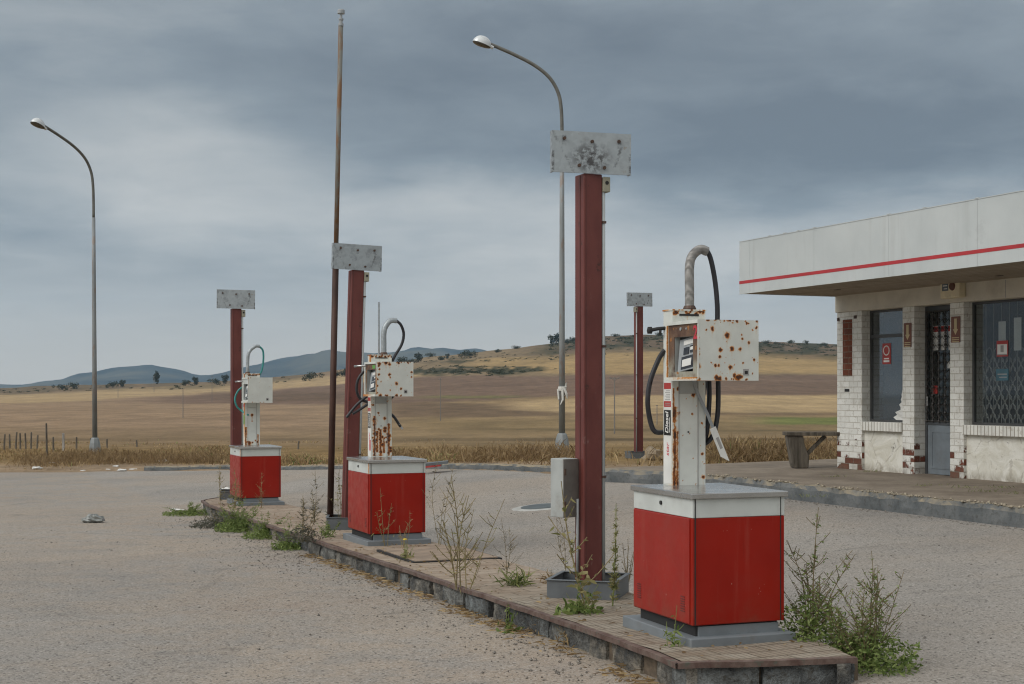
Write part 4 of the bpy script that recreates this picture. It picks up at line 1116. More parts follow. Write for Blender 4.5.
# ---------------------------------------------------------------- tall mast
mp_ = Vector(((330 - 512) / F * 17.75, 17.75, island_z(17.0)))
root = empty('vent_mast', mp_, 0, (0, math.atan2(11, 508)))
tag(root, 'tall thin rusty vent mast rising next to the leaning red post', 'mast')
Hm = (ZC + (391 - 26) / F * 17.75) - mp_.z
mb = MB(); mb.tube([(0, 0, -.05), (0, 0, 3.28)], .040, 12); mb.tube([(0, 0, 3.2), (0, 0, Hm)], .030, 12); mpole = mb.build('pole', MT['mast'], root, smooth=True)
mb = MB(); mb.lathe([(.050, 0), (.056, .01), (.056, .05), (.048, .06)], 12, (0, 0, 3.24)); mb.box(.045, .085, -.03, .03, 3.24, 3.29); mb.build('clamp', MT['bolt'], mpole)
mb = MB(); mb.lathe([(.034, 0), (.034, .03), (.022, .035), (.022, .07), (.032, .075), (.032, .095), (.016, .10), (.016, .15), (.046, .155), (.046, .195), (.040, .205)], 12, (0, 0, Hm)); mb.build('vent_cap', MT['display'], mpole, smooth=False)

# ---------------------------------------------------------------- street lamps
def make_lamp(pos, rz):
    root = empty('street_lamp', pos, rz)
    mb = MB(); mb.lathe([(.165, -.3), (.165, .30), (.15, .42), (.115, .55), (.085, .58)], 8); mb.build('base_sleeve', MT['lamp_pole'], root)
    k = .0232
    arm_px = [(562, 150), (562, 128), (561.3, 108), (559, 93), (553, 80), (544, 70), (531, 61), (514, 52.5), (499, 46), (489, 42)]
    pts = [((p[0] - 562) * k, 0, (458 - p[1]) * k) for p in arm_px]
    mb = MB(); mb.tube([(0, 0, .5), (0, 0, 3.0), (0, 0, 5.5), pts[0]], [.075, .066, .057, .050], 12); po = mb.build('pole', MT['lamp_pole'], root, smooth=True)
    mb = MB(); mb.tube(curve3(pts, 50), .042, 10); ar = mb.build('arm', MT['lamp_arm'], root, smooth=True)
    ang = math.atan2(42 - 49, 489 - 505)
    c = Vector(((481 - 562) * k, 0, (458 - 42.5) * k))
    M = Matrix.Translation(c) @ Matrix.Rotation(R(19), 4, 'Y')
    # shell: half of a squashed egg, lens below
    def egg(zs, mat, nm, flat):
        mb = MB(); vs = []; n = 16; rr = 8
        for j in range(rr + 1):
            ph = math.pi / 2 * j / rr
            for i in range(n):
                th = 2 * math.pi * i / n
                ex = .235 if math.cos(th) > 0 else .225
                x = math.cos(th) * ex * math.cos(ph); y = math.sin(th) * .165 * math.cos(ph) * (1 - 0.22 * math.cos(th)); z = zs * math.sin(ph)
                vs.append(M @ Vector((x, y, z)))
        fs = [(j*n+i, j*n+(i+1) % n, (j+1)*n+(i+1) % n, (j+1)*n+i) if zs > 0 else (j*n+i, (j+1)*n+i, (j+1)*n+(i+1) % n, j*n+(i+1) % n) for j in range(rr) for i in range(n)]
        mb.add(vs, fs)
        return mb.build(nm, mat, root, smooth=True)
    sh = egg(.20, MT['lamp_shell'], 'lamp_shell', 0)
    le = egg(-.055, MT['lamp_lens'], 'lamp_lens', 0)
    mb = MB(); mb.tube([M @ Vector((.18, 0, .03)), M @ Vector((.29, 0, .02))], [.05, .042], 10); mb.build('spigot', MT['lamp_shell'], root)
    return root
fz = lambda x, y: field_z(x, y)
def march(px, py):
    u = (px - 512) / F; Y = 26.0
    while Y < 90:
        if fz(u * Y, Y) >= ZC - (py - HZ) / F * Y: break
        Y += .1
    return Vector((u * Y, Y, fz(u * Y, Y)))
lx = march(562, 458); sR = 416 / F * lx.y / 9.65 * .993
lampR = make_lamp(lx, R(3)); tag(lampR, 'tall curved street lamp behind the tallest red post, a white rag tied on it', 'street lamp', 'street lamps along the road')
mb = MB()
rnd = random.Random(4)
for k in range(7):
    a = rnd.uniform(0, 6.28); p0 = Vector((.09 * math.cos(a), .09 * math.sin(a), 1.62 + rnd.uniform(-.06, .06)))
    p1 = p0 + Vector((rnd.uniform(-.10, .10), rnd.uniform(-.03, .03), rnd.uniform(-.30, .12))); p2 = p1 + Vector((rnd.uniform(-.07, .07), rnd.uniform(-.02, .02), -rnd.uniform(.02, .12)))
    mb.tube([p0, p1, p2], [.03, .028, .008], 5)
mb.lathe([(.088, -.05), (.095, 0), (.088, .05)], 10, (0, 0, 1.62))
rag = tag(mb.build('rag', MT['rag']), 'torn white rag tied round the lamp post', 'rag'); rag.location = lx; rag.scale = (sR,) * 3
ly = march(95, 457); sL = 339 / F * ly.y / 9.74 * .962
lampL = copy_tree(lampR); lampL.location = ly; lampL.rotation_euler = (0, R(-.4), R(52)); lampL.scale = (sL,) * 3; lampR.scale = (sR,) * 3; print('LAMPS', lx, ly, sR, sL, HZ + (ZC - ly.z) / ly.y * F)
lampL['label'] = 'leftmost curved street lamp standing in dry grass by the wooden fence posts'
# ---------------------------------------------------------------- station building
S0, T0, ZB = 13.64, 19.02, 0.295
def brick_mat(name, exposed):
    m = NT(name)
    uvn = m.tc.outputs['UV']
    def bt(c1, c2, mo, msz=.007):
        b = m.n('ShaderNodeTexBrick'); m.l(uvn, b.inputs[0]); b.offset = .5
        for k, v in (('Scale', 1.0), ('Mortar Size', msz), ('Mortar Smooth', .3), ('Brick Width', .215), ('Row Height', .093), ('Bias', 0.0)): b.inputs[k].default_value = v
        b.inputs['Color1'].default_value = (*c1, 1); b.inputs['Color2'].default_value = (*c2, 1); b.inputs['Mortar'].default_value = (*mo, 1)
        return b
    P = m.tc.outputs['Object']
    f = m.noise(4, 6, .65, P); g = m.noise(22, 6, .7, P)
    red = bt((.22, .065, .035), (.13, .045, .03), (.20, .17, .13))
    redc = m.mix(m.mr(g, .4, .7), red.outputs['Color'], (.10, .045, .03))
    if exposed:
        m.bump(red.outputs['Fac'], -.6, .008)
        return m.fin(redc, .9, 0, .2)
    wb = bt((.64, .64, .60), (.74, .74, .70), (.53, .51, .455), .007)
    c = wb.outputs['Color']
    c = m.mix(m.math('MULTIPLY', m.mr(f, .48, .72), .45), c, (.36, .33, .27))
    c = m.mix(m.math('MULTIPLY', m.mr(g, .55, .68), .6), c, (.26, .21, .155))
    rid = bt((0, 0, 0), (1, 1, 1), (0.35, 0.35, 0.35), .001)
    z = m.sep(P)[2]
    thr = m.mr(z, .0, .80, .47, 1.15, smooth=False)
    k = m.mr(m.math('SUBTRACT', m.math('ADD', m.math('MULTIPLY', rid.outputs['Color'], .50), m.math('ADD', m.math('MULTIPLY', f, .38), m.math('MULTIPLY', m.noise(13, 6, .7, P), .42))), thr), 0, .05)
    c = m.mix(k, c, redc)
    low = m.math('MULTIPLY', m.mr(z, .0, .22, 1, 0), m.mr(f, .3, .6))
    c = m.mix(m.math('MULTIPLY', low, .5), c, (.15, .12, .09))
    h = m.math('ADD', m.math('MULTIPLY', wb.outputs['Fac'], -1), m.math('MULTIPLY', g, .5))
    h = m.math('SUBTRACT', h, m.math('MULTIPLY', k, .6))
    m.bump(h, .7, .012)
    return m.fin(c, .75, 0, .3)
BW, BRED = brick_mat('white_painted_brick', False), brick_mat('bare_red_brick', True)
def plaster_mat():
    m = NT('peeling_plaster')
    P = m.tc.outputs['Object']; f = m.noise(3.2, 6, .65, P, 1.2); g = m.noise(7, 7, .7, P, .8)
    c = m.mix(m.mr(f, .35, .7), (.70, .69, .63), (.57, .55, .47))
    k = m.mr(g, .655, .67); c = m.mix(m.math('MULTIPLY', k, .85), c, (.15, .12, .095))
    cr = m.voro(2.2, P, feature='DISTANCE_TO_EDGE'); kk = m.mr(m.math('ADD', cr, m.math('MULTIPLY', m.math('SUBTRACT', g, .5), .2)), .0, .012, 1, 0)
    c = m.mix(m.math('MULTIPLY', kk, .45), c, (.3, .27, .22))
    z = m.sep(P)[2]; low = m.math('MULTIPLY', m.mr(z, .0, .16, 1, 0), m.mr(f, .3, .6)); c = m.mix(m.math('MULTIPLY', low, .6), c, (.17, .14, .10))
    m.bump(m.math('ADD', f, m.math('MULTIPLY', k, -.6)), .8, .03)
    return m.fin(c, .85, 0, .2)
PLAS = plaster_mat()
CREAM = pm('cream_beam', (.58, .54, .45), .7, .08, 3, dirt=.35, dirtc=(.25, .21, .16))
FASC = None
def fascia_mat():
    m = NT('white_fascia'); P = m.tc.outputs['Object']
    f = m.noise(1.2, 5, .6, P); g = m.noise(5, 6, .7, P, sc=(1, 1, .3))
    c = m.mix(m.mr(f, .3, .7), (.44, .472, .472), (.495, .525, .522))
    c = m.mix(m.math('MULTIPLY', m.mr(g, .55, .8), .4), c, (.44, .45, .44))
    st2 = m.noise(7, 5, .6, P, sc=(1, 1, .05)); c = m.mix(m.math('MULTIPLY', m.mr(st2, .52, .72), .28), c, (.33, .335, .32))
    s = m.noise(2.1, 6, .75, P); c = m.mix(m.math('MULTIPLY', m.mr(s, .62, .70), .16), c, (.25, .25, .25))
    return m.fin(c, .5, 0, .4)
FASC = fascia_mat()
RSTR = pm('red_stripe', (.38, .025, .03), .45, .1, 3)
def soffit_mat():
    m = NT('boarded_soffit'); P = m.tc.outputs['Object']
    w = m.n('ShaderNodeTexBrick'); m.l(m.tc.outputs['UV'], w.inputs[0]); w.offset = .3
    for k, v in (('Scale', 1.0), ('Mortar Size', .006), ('Brick Width', .145), ('Row Height', 4.0)): w.inputs[k].default_value = v
    w.inputs['Color1'].default_value = (.30, .25, .19, 1); w.inputs['Color2'].default_value = (.35, .295, .23, 1); w.inputs['Mortar'].default_value = (.07, .06, .045, 1)
    c = m.mix(m.math('MULTIPLY', m.mr(m.noise(2, 6, .7, P), .5, .7), .5), w.outputs['Color'], (.14, .115, .085))
    return m.fin(c, .8, 0, .2)
SOFF = soffit_mat()
FRAME = pm('dark_window_frame', (.06, .062, .063), .5, .15, 6)
DOORM = pm('blue_grey_door', (.15, .175, .195), .5, .12, 5, dirt=.5, dirtc=(.10, .085, .07))
GRILL = pm('black_iron_grille', (.045, .042, .038), .6, .3, 20, metal=.2)
GRILL2 = pm('pale_grille', (.25, .25, .23), .6, .2, 20)
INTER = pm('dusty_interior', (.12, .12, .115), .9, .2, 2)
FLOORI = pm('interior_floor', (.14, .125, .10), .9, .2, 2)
def glass_mat(name, tint, dust, refl=.12):
    m = NT(name)
    tr = m.n('ShaderNodeBsdfTransparent'); tr.inputs[0].default_value = (*tint, 1)
    gl = m.n('ShaderNodeBsdfGlossy'); gl.inputs['Roughness'].default_value = .03; gl.inputs[0].default_value = (.95, .97, 1, 1)
    fr = m.n('ShaderNodeLayerWeight'); fr.inputs[0].default_value = .5; fo_ = m.math('ADD', m.math('MULTIPLY', m.math('POWER', fr.outputs['Facing'], 4.0), .6), .03)
    mx = m.n('ShaderNodeMixShader'); m.l(m.math('ADD', fo_, refl * .5), mx.inputs[0]); m.l(tr.outputs[0], mx.inputs[1]); m.l(gl.outputs[0], mx.inputs[2])
    df = m.n('ShaderNodeBsdfDiffuse'); df.inputs[0].default_value = (.30, .32, .33, 1)
    m2 = m.n('ShaderNodeMixShader'); m.l(m.math('MULTIPLY', m.mr(m.noise(2.5, 5, .6), .2, .8, .6, 1.4), dust), m2.inputs[0]); m.l(mx.outputs[0], m2.inputs[1]); m.l(df.outputs[0], m2.inputs[2])
    m.l(m2.outputs[0], m.out.inputs[0])
    return m.mat
GL1 = glass_mat('dusty_glass', (.7, .73, .75), .10); GL2 = glass_mat('clearer_glass', (.84, .86, .86), .02, .0)

B = empty('station_building', W(S0, T0, ZB), ROW)
tag(B, 'low white brick station building with a red striped flat canopy roof', 'building')
ZT = 2.79 - ZB       # underside of beam
DEP = 5.5
piers = [(-.65, 0), (-1.91, -1.64), (-2.99, -2.70), (-5.80, -5.50), (-8.30, -8.0), (-9.6, -9.0)]
for i, (a, b) in enumerate(piers):
    mb = MB(); mb.box(0, .36, a, b, -.12, ZT); o = mb.build('pier', BW, B, bevel=.008)
    if i == 0:
        m2 = MB(); m2.box(-.004, .002, -.405, -.16, 1.475, 2.375); m2.build('bare_brick_patch', BRED, o)
        m2 = MB(); m2.box(-.006, 0, -.33, -.21, 1.23, 1.275); m2.build('vent_hole', MT['dark'], o)
        pieces('bracket', MT['bolt'], o, [(-.022, 0, -.07, -.03, 2.36, 2.41), (-.022, 0, -.52, -.47, 2.38, 2.43)])
mb = MB(); mb.box(-.03, .36, -9.6, .012, ZT + .001, 3.046 - ZB + .02); beam = mb.build('lintel_beam', CREAM, B, bevel=.01)
pieces('joint', MT['print_grey'], beam, [(-.032, -.028, y - .005, y + .005, ZT + .01, 3.04 - ZB) for y in (-3.86, -6.1)])
wins = [(-1.64, -.65), (-5.50, -2.99), (-8.0, -5.80)]
ZS0, ZS1 = .92 - ZB, 1.06 - ZB
def sill_mat():
    m = NT('soldier_course'); w = m.n('ShaderNodeTexBrick'); m.l(m.tc.outputs['UV'], w.inputs[0]); w.offset = 0
    for k, v in (('Scale', 1.0), ('Mortar Size', .007), ('Brick Width', .072), ('Row Height', 2.0)): w.inputs[k].default_value = v
    w.inputs['Color1'].default_value = (.62, .62, .58, 1); w.inputs['Color2'].default_value = (.72, .72, .67, 1); w.inputs['Mortar'].default_value = (.25, .22, .18, 1)
    m.bump(w.outputs['Fac'], -.8, .01)
    c = m.mix(m.math('MULTIPLY', m.mr(m.noise(9, 6, .7), .5, .7), .5), w.outputs['Color'], (.3, .25, .19))
    return m.fin(c, .8, 0, .3)
SILLM = sill_mat()
for i, (a, b) in enumerate(wins):
    mb = MB(); mb.box(.05, .33, a + .001, b - .001, -.12, ZS0 - .001); mb.build('parapet', PLAS, B)
    mb = MB(); mb.box(-.035, .30, a - (.05 if i else 0) + .001, b - .001, ZS0, ZS1); mb.build('window_sill', SILLM, B, bevel=.008)
    # window
    fx = .15
    mb = MB(); f = .035
    mb.box(fx, fx + .05, a + .001, a + f, ZS1, ZT); mb.box(fx, fx + .05, b - f, b - .001, ZS1, ZT)
    mb.box(fx, fx + .05, a + f, b - f, ZS1, ZS1 + f); mb.box(fx, fx + .05, a + f, b - f, ZT - f, ZT - .001)
    if i == 0: mb.box(fx - .004, fx + .05, a + f, b - f, 2.36 - ZB, 2.41 - ZB)
    else: mb.box(fx, fx + .05, (a + b)/2 - .02, (a + b)/2 + .02, ZS1 + f, ZT - f)
    wn = mb.build('window', FRAME, B, bevel=.004)
    mb = MB(); mb.box(fx + .02, fx + .026, a + f, b - f, ZS1 + f, ZT - f); mb.build('pane', GL1 if i == 0 else GL2, wn)
    if i == 0:
        # torn white film in the lower corner
        mb = MB(); rnd = random.Random(3); y0 = a + f + .002
        NH, NW = 18, 7
        vs = []
        for a_ in range(NH + 1):
            h_ = .70 * a_ / NH; w_ = (.34 * (1 - h_ / .74) + .015) * (1 + rnd.uniform(-.25, .15))
            for b_ in range(NW + 1): vs.append((fx + .008 + rnd.uniform(-.012, .009), y0 + w_ * b_ / NW + rnd.uniform(-.006, .006) * (b_ > 0), ZS1 + f + h_))
        mb.add(vs, [(a_*(NW+1)+b_, (a_+1)*(NW+1)+b_, (a_+1)*(NW+1)+b_+1, a_*(NW+1)+b_+1) for a_ in range(NH) for b_ in range(NW) if rnd.random() > .05])
        for k in range(0):
            h = rnd.random() ** 1.2 * .64; wmax = .36 * (1 - h / .64) + .03
            y = y0 + rnd.random() * wmax * .85; z = ZS1 + f + h; s = rnd.uniform(.03, .075)
            q = [(fx + .014 - rnd.uniform(0, .016), y + rnd.uniform(-s, s) * .8, z + rnd.uniform(-s, s)) for _ in range(4)]
            q = [(p[0], max(y0, p[1]), max(ZS1 + f, p[2])) for p in q]
            q = sorted(q, key=lambda p: math.atan2(p[2] - z, p[1] - y)); mb.add(q, [(0, 1, 2, 3)])
        mb.build('torn_film', MT['sticker_white'], wn)
        mb = MB(); mb.box(fx + .25, fx + .26, a, b, ZS1 - .2, ZT); mb.build('blind', pm('drab_blind', (.105, .115, .12), .9, .15, 2), wn)
    else:
        mb = MB(); st_ = .155; gx = fx + .12
        ny = int((b - a) / st_) + 1; nzz = int((ZT - ZS1) / .26) + 2
        for p in range(ny):
            for q in range(nzz):
                y = a + .05 + p * st_ + (q % 2) * st_ / 2; z = ZS1 + .06 + q * .13
                if y > b - .05 or z > ZT - .1: continue
                ring = [(gx, y + math.cos(t * math.pi / 4) * .066, z + math.sin(t * math.pi / 4) * .115) for t in range(9)]
                mb.tube(ring, .007, 4, caps=False)
        for p in range(ny):
            y = a + .05 + p * st_
            if y < b - .03: mb.tube([(gx + .01, y, ZS1), (gx + .01, y, ZT)], .006, 4)
        mb.build('grille', GRILL2, wn)
        if i == 1:
            for k in range(4):
                mb = MB(); y = b - .50 - k * .30; mb.box(gx - .03, gx - .026, y - .07, y + .07, 2.05 - ZB + .04 * (k % 2), 2.50 - ZB + .04 * (k % 2)); mb.build('poster', MT['sticker_white'], wn)
# door
da, db = -2.70, -1.91; dx = .20
DZ = ZT - .02
dr = MB(); dr.box(dx, dx + .05, da + .001, da + .05, 0, ZT - .001); dr.box(dx, dx + .05, db - .05, db - .001, 0, ZT - .001); dr.box(dx, dx + .05, da + .05, db - .05, DZ - .05, ZT - .001)
dr.box(dx, dx + .05, da + .05, db - .05, .74, .80)
door = dr.build('door', pm('dark_door_frame', (.05, .055, .06), .5, .2, 6), B, bevel=.004)
mb = MB(); mb.box(dx + .01, dx + .045, da + .052, db - .052, .015, .738); dp = mb.build('door_panel', DOORM, door, bevel=.003)
mb = MB(); y0, y1 = da + .13, db - .13
for q in ((y0, y1, .10, .125), (y0, y1, .63, .655)): mb.box(dx + .002, dx + .010, *q)
mb.box(dx + .002, dx + .010, y0, y0 + .025, .1255, .6295); mb.box(dx + .002, dx + .010, y1 - .025, y1, .1255, .6295)
mb.build('moulding', DOORM, dp)
mb = MB(); mb.box(dx + .03, dx + .036, da + .05, db - .05, .80, DZ - .05); mb.build('pane', GL2, door)
mb = MB(); gx = dx - .012
n = 5; stp = (db - da - .10) / n
for p in range(n + 1):
    y = da + .05 + p * stp; mb.tube([(gx, y, .80), (gx, y, DZ - .05)], .008, 5)
q = 0; z = .80
while z < DZ - .12:
    for p in range(n):
        y = da + .05 + (p + .5) * stp
        c = [(gx, y + math.cos(t * math.pi / 2) * stp * .49, z + .062 + math.sin(t * math.pi / 2) * .062) for t in range(5)]
        mb.tube(c, .0075, 4, caps=False)
        mb.lathe([(.018, -.018), (.024, 0), (.018, .018)], 6, (gx, y + stp / 2, z))
    z += .124
mb.tube([(gx, da + .05, .80), (gx, db - .05, .80)], .011, 5); mb.tube([(gx, da + .05, DZ - .06), (gx, db - .05, DZ - .06)], .011, 5)
mb.build('grille', GRILL, door)
def poster(y, z, w, h, top, nm='poster'):
    mb = MB(); mb.box(dx + .024, dx + .028, y - w/2, y + w/2, z - h/2, z + h/2); p = mb.build(nm, MT['sticker_white'], door)
    if top: mb = MB(); mb.box(dx + .022, dx + .0238, y - w/2, y + w/2, z + h/2 - .09, z + h/2 - .01); mb.build('red_heading', MT['sticker_red'], p)
for k in range(3): poster(db - .22 - k * .165, 2.02, .12, .36, True)
poster(db - .66, 1.66, .09, .20, False); poster(db - .52, 1.62, .12, .10, False)
mb = MB(); mb.box(dx + .022, dx + .028, db - .25, db - .13, 1.20, 1.32); mb.build('red_notice', MT['sticker_red'], door)
mb = MB(); mb.tube([(dx - .03, db - .09, 1.02), (dx - .03, db - .09, 1.16)], .011, 8); mb.build('handle', MT['chrome'], door)
# rest of the shell
mb = MB()
mb.box(.361, DEP, -.30, 0, -.12, 3.0 - ZB); mb.box(.361, DEP, -9.6, -9.3, -.12, 3.0 - ZB); mb.box(DEP - .3, DEP, -9.299, -.301, -.12, 3.0 - ZB)
mb.build('wall', BW, B)
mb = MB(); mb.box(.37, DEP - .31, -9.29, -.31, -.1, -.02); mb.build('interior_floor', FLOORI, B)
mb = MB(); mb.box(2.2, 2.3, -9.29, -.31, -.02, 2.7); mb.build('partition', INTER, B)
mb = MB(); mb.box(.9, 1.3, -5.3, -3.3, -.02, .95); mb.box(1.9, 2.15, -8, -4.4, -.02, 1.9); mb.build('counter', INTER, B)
# canopy roof
X0 = 11.82 - S0; Z0, Z1 = 3.046 - ZB, 3.848 - ZB
mb = MB(); mb.box(X0 + .03, DEP + .5, -10.2, -.03, Z0 + .024, Z1 - .03); roof = mb.build('roof', FASC, B)
mb = MB(); mb.box(X0 + .03, -.032, -10.2, -.03, Z0 + .008, Z0 + .0235); mb.build('soffit', SOFF, roof)
pieces('soffit_hole', MT['dark'], roof, [(X0 + .9, X0 + .96, -1.3, -1.2, Z0 + .002, Z0 + .0078), (X0 + 1.3, X0 + 1.36, -4.3, -4.2, Z0 + .002, Z0 + .0078)])
seams = [0, -.30, -1.99, -3.68, -5.37, -7.06, -8.75, -10.2]
mb = MB()
for a, b in zip(seams, seams[1:]): mb.box(X0, X0 + .03, b + .002, a - .002, Z0, Z1)
e = [X0 + .031, X0 + 1.7, X0 + 3.4, X0 + 5.1, DEP + .5]
for a, b in zip(e, e[1:]): mb.box(a + .002, b - .002, -.03, -.001, Z0, Z1)
fp = mb.build('fascia', FASC, roof)
mb = MB(); mb.box(X0 - .003, X0, -10.2, 0, 3.196 - ZB, 3.243 - ZB); mb.build('red_stripe', RSTR, fp)
mb = MB(); mb.box(X0 - .006, DEP + .5, -10.2, .004, Z1 + .001, Z1 + .012)
for y in (-.85, -1.25, -1.6, -2.0, -3.68, -4.4, -5.37): mb.box(X0 - .01, X0 + .02, y - .03, y + .03, Z1 + .0125, Z1 + .022)
mb.build('capping', FASC, roof)
mb = MB(); mb.box(X0 - .002, X0 + .03, -10.2, 0, Z0 - .006, Z0 - .0005); mb.build('drip_edge', MT['white_trim'], fp)

# things fixed to the facade
def wall_thing(name, y, z, x=0.0):
    o = empty(name, W(S0 + x, T0 + y, ZB + z), ROW); return o
o = wall_thing('alarm_box', -2.88, 3.10 - ZB - .10, -.031)
tag(o, 'cream alarm box with a round brown sounder above the barred door', 'alarm box')
mb = MB(); mb.box(-.13, 0, -.20, .20, -.15, .135); ab = mb.build('casing', pm('cream_casing', (.68, .60, .42), .6, .1, 5, dirt=.4), o, bevel=.02)
mb = MB(); mb.box(-.134, -.130, .02, .15, -.045, .065); lb = mb.build('label_plate', pm('blue_grey_label', (.10, .125, .15), .5, .2), ab)
mb = MB(); mb.box(-.136, -.1342, .04, .13, .02, .035); mb.box(-.136, -.1342, .04, .11, -.02, -.01); mb.build('print', MT['print_white'], lb)
mb = MB(); mb.tube([(-.150, -.065, .012), (-.129, -.065, .012)], [.050, .062], 16); mb.build('sounder', pm('brown_sounder', (.12, .045, .03), .5, .2), ab)
mb = MB(); mb.box(-.12, -.01, -.17, .17, .137, .16); mb.build('bracket', MT['bolt'], ab)
BR_SIGN = pm('brown_sign', (.16, .055, .03), .5, .15, 6); OC = pm('ochre_symbol', (.50, .40, .22), .5, .1)
def arrow_sign(y, z, w, h, label):
    o = wall_thing('wall_sign', y, z); tag(o, label, 'sign')
    mb = MB(); mb.box(-.008, -.001, -w/2, w/2, -h/2, h/2); b = mb.build('board', BR_SIGN, o)
    mb = MB()
    mb.add([(-.0095, .028, h*.42), (-.0095, -.028, h*.42), (-.0095, -.028, .0), (-.0095, .028, .0)], [(0, 1, 2, 3)])
    mb.add([(-.0095, .055, .005), (-.0095, -.055, .005), (-.0095, .0, -.075)], [(0, 1, 2)]); 
    for k in range(3): mb.add([(-.0095, w*.40, -h*.30 - k*.028), (-.0095, -w*.40, -h*.30 - k*.028), (-.0095, -w*.40, -h*.30 - .012 - k*.028), (-.0095, w*.40, -h*.30 - .012 - k*.028)], [(0, 1, 2, 3)])
    mb.build('symbol', OC, b)
arrow_sign(-1.77, 2.40 - ZB - .03, .17, .36, 'small brown arrow sign on the white brick pier left of the barred door')
arrow_sign(-2.83, 2.44 - ZB - .03, .19, .37, 'small brown arrow sign on the white brick pier right of the barred door')
o = wall_thing('window_notice', -1.05, 2.10 - ZB, .165); tag(o, 'red no smoking notice on the left window of the building', 'notice')
mb = MB(); mb.box(-.002, .002, -.10, .10, -.15, .17); b = mb.build('card', MT['sticker_red'], o)
mb = MB(); ring = [(-.004, math.cos(t * math.pi / 10) * .07, .06 + math.sin(t * math.pi / 10) * .07) for t in range(21)]; mb.tube(ring, .009, 5, caps=False); mb.box(-.004, -.0022, -.07, .07, -.12, -.09); mb.box(-.004, -.0022, -.06, .06, -.075, -.055); mb.build('symbol', MT['print_white'], b)
o = wall_thing('window_notice', -3.58, 2.12 - ZB, .165); tag(o, 'white notice with red border on the barred right window', 'notice')
mb = MB(); mb.box(-.002, .002, -.11, .11, -.11, .11); b = mb.build('card', MT['sticker_red'], o)
mb = MB(); mb.box(-.004, -.0022, -.095, .095, -.09, .06); b2 = mb.build('paper', MT['sticker_white'], b)
mb = MB(); mb.box(-.0055, -.0042, -.03, .03, -.05, .045); mb.box(-.0055, -.0042, -.1, .1, -.09, -.075); mb.build('print', MT['print_grey'], b2)
o = wall_thing('window_notice', -3.58, 1.76 - ZB, .165); tag(o, 'small blue notice under the white one on the barred right window', 'notice')
mb = MB(); mb.box(-.002, .002, -.12, .12, -.08, .08); b = mb.build('card', pm('blue_notice', (.05, .13, .17), .5, .2), o)
mb = MB(); mb.box(-.004, -.0022, -.09, .09, .0, .015); mb.box(-.004, -.0022, -.09, .06, -.04, -.028); mb.build('print', MT['print_grey'], b)

# ---------------------------------------------------------------- bench left of the building
bp = hit(799, 468, lambda x, y: pave_z(*st(x, y)), 23)
B2 = empty('bench', bp, ROW + R(-22.77))
tag(B2, 'old wooden bench on a stump like leg beside the building', 'bench')
k = bp.y / F
mb = MB()
P0 = [(-6.5, 0), (7.5, 0), (8, 6), (8.5, 13), (6.5, 17), (4, 23), (2.5, 32.5), (-12.5, 32.5), (-11.5, 24), (-9.5, 14), (-8, 5)]
rnd = random.Random(2)
for yy in (-.16, .16): mb.add([(a * k, yy, b * k) for a, b in P0], [])
n = len(P0); mb.f += [tuple(range(n)), tuple(range(2*n - 1, n - 1, -1))] + [(i, n + i, n + (i+1) % n, (i+1) % n) for i in range(n)]; mb.m += [0] * (n + 2)
mb.build('leg', MT['wood_grey'], B2, bevel=.02)
mb = MB(); mb.box(-14.5*k, 95*k, -.19, .19, 32.6*k, 36.2*k); mb.build('seat_plank', MT['wood_grey'], B2, bevel=.008)
mb = MB(); M = Matrix.Translation((15*k, -.03, 21.5*k)) @ Matrix.Rotation(-math.atan2(21, 21), 4, 'Y'); mb.box(-15*k, 15*k, -.04, .04, -1.7*k, 1.7*k, M=M); mb.build('brace', MT['wood_grey'], B2, bevel=.004)
mb = MB(); mb.box(80*k, 90*k, -.16, .16, 0, 32.6*k); mb.build('leg', MT['wood_grey'], B2, bevel=.02)
# ---------------------------------------------------------------- vegetation
class Leaves:
    def __init__(self): self.v = []; self.f = []; self.t = []
    def blade(self, p, d, ln, w, bend=0.3, tone=0.5, rnd=random):
        d = Vector(d).normalized(); side = d.cross(Vector((rnd.uniform(-1,1), rnd.uniform(-1,1), .2)))
        if side.length < 1e-4: side = Vector((1, 0, 0))
        side.normalize(); p = Vector(p)
        q = p + d * ln * .55; e = p + d * ln + Vector((d.x * bend * ln, d.y * bend * ln, -abs(bend) * ln * .5))
        b = len(self.v)
        self.v += [tuple(p - side * w * .35), tuple(p + side * w * .35), tuple(q + side * w * .5), tuple(q - side * w * .5), tuple(e)]
        self.f += [(b, b+1, b+2, b+3), (b+3, b+2, b+4)]; self.t += [tone] * 5
    def leaf(self, p, ln, w, tone, rnd, up=0.3):
        d = Vector((rnd.gauss(0, 1), rnd.gauss(0, 1), rnd.gauss(up, .7)))
        self.blade(p, d, ln, w, rnd.uniform(-.2, .4), tone, rnd)
    def build(self, name, mat, parent=None):
        me = bpy.data.meshes.new(name); me.from_pydata(self.v, [], self.f); me.materials.append(mat)
        a = me.attributes.new('tone', 'FLOAT', 'POINT'); a.data.foreach_set('value', self.t)
        o = bpy.data.objects.new(name, me); col.objects.link(o)
        if parent is not None: o.parent = parent
        return o

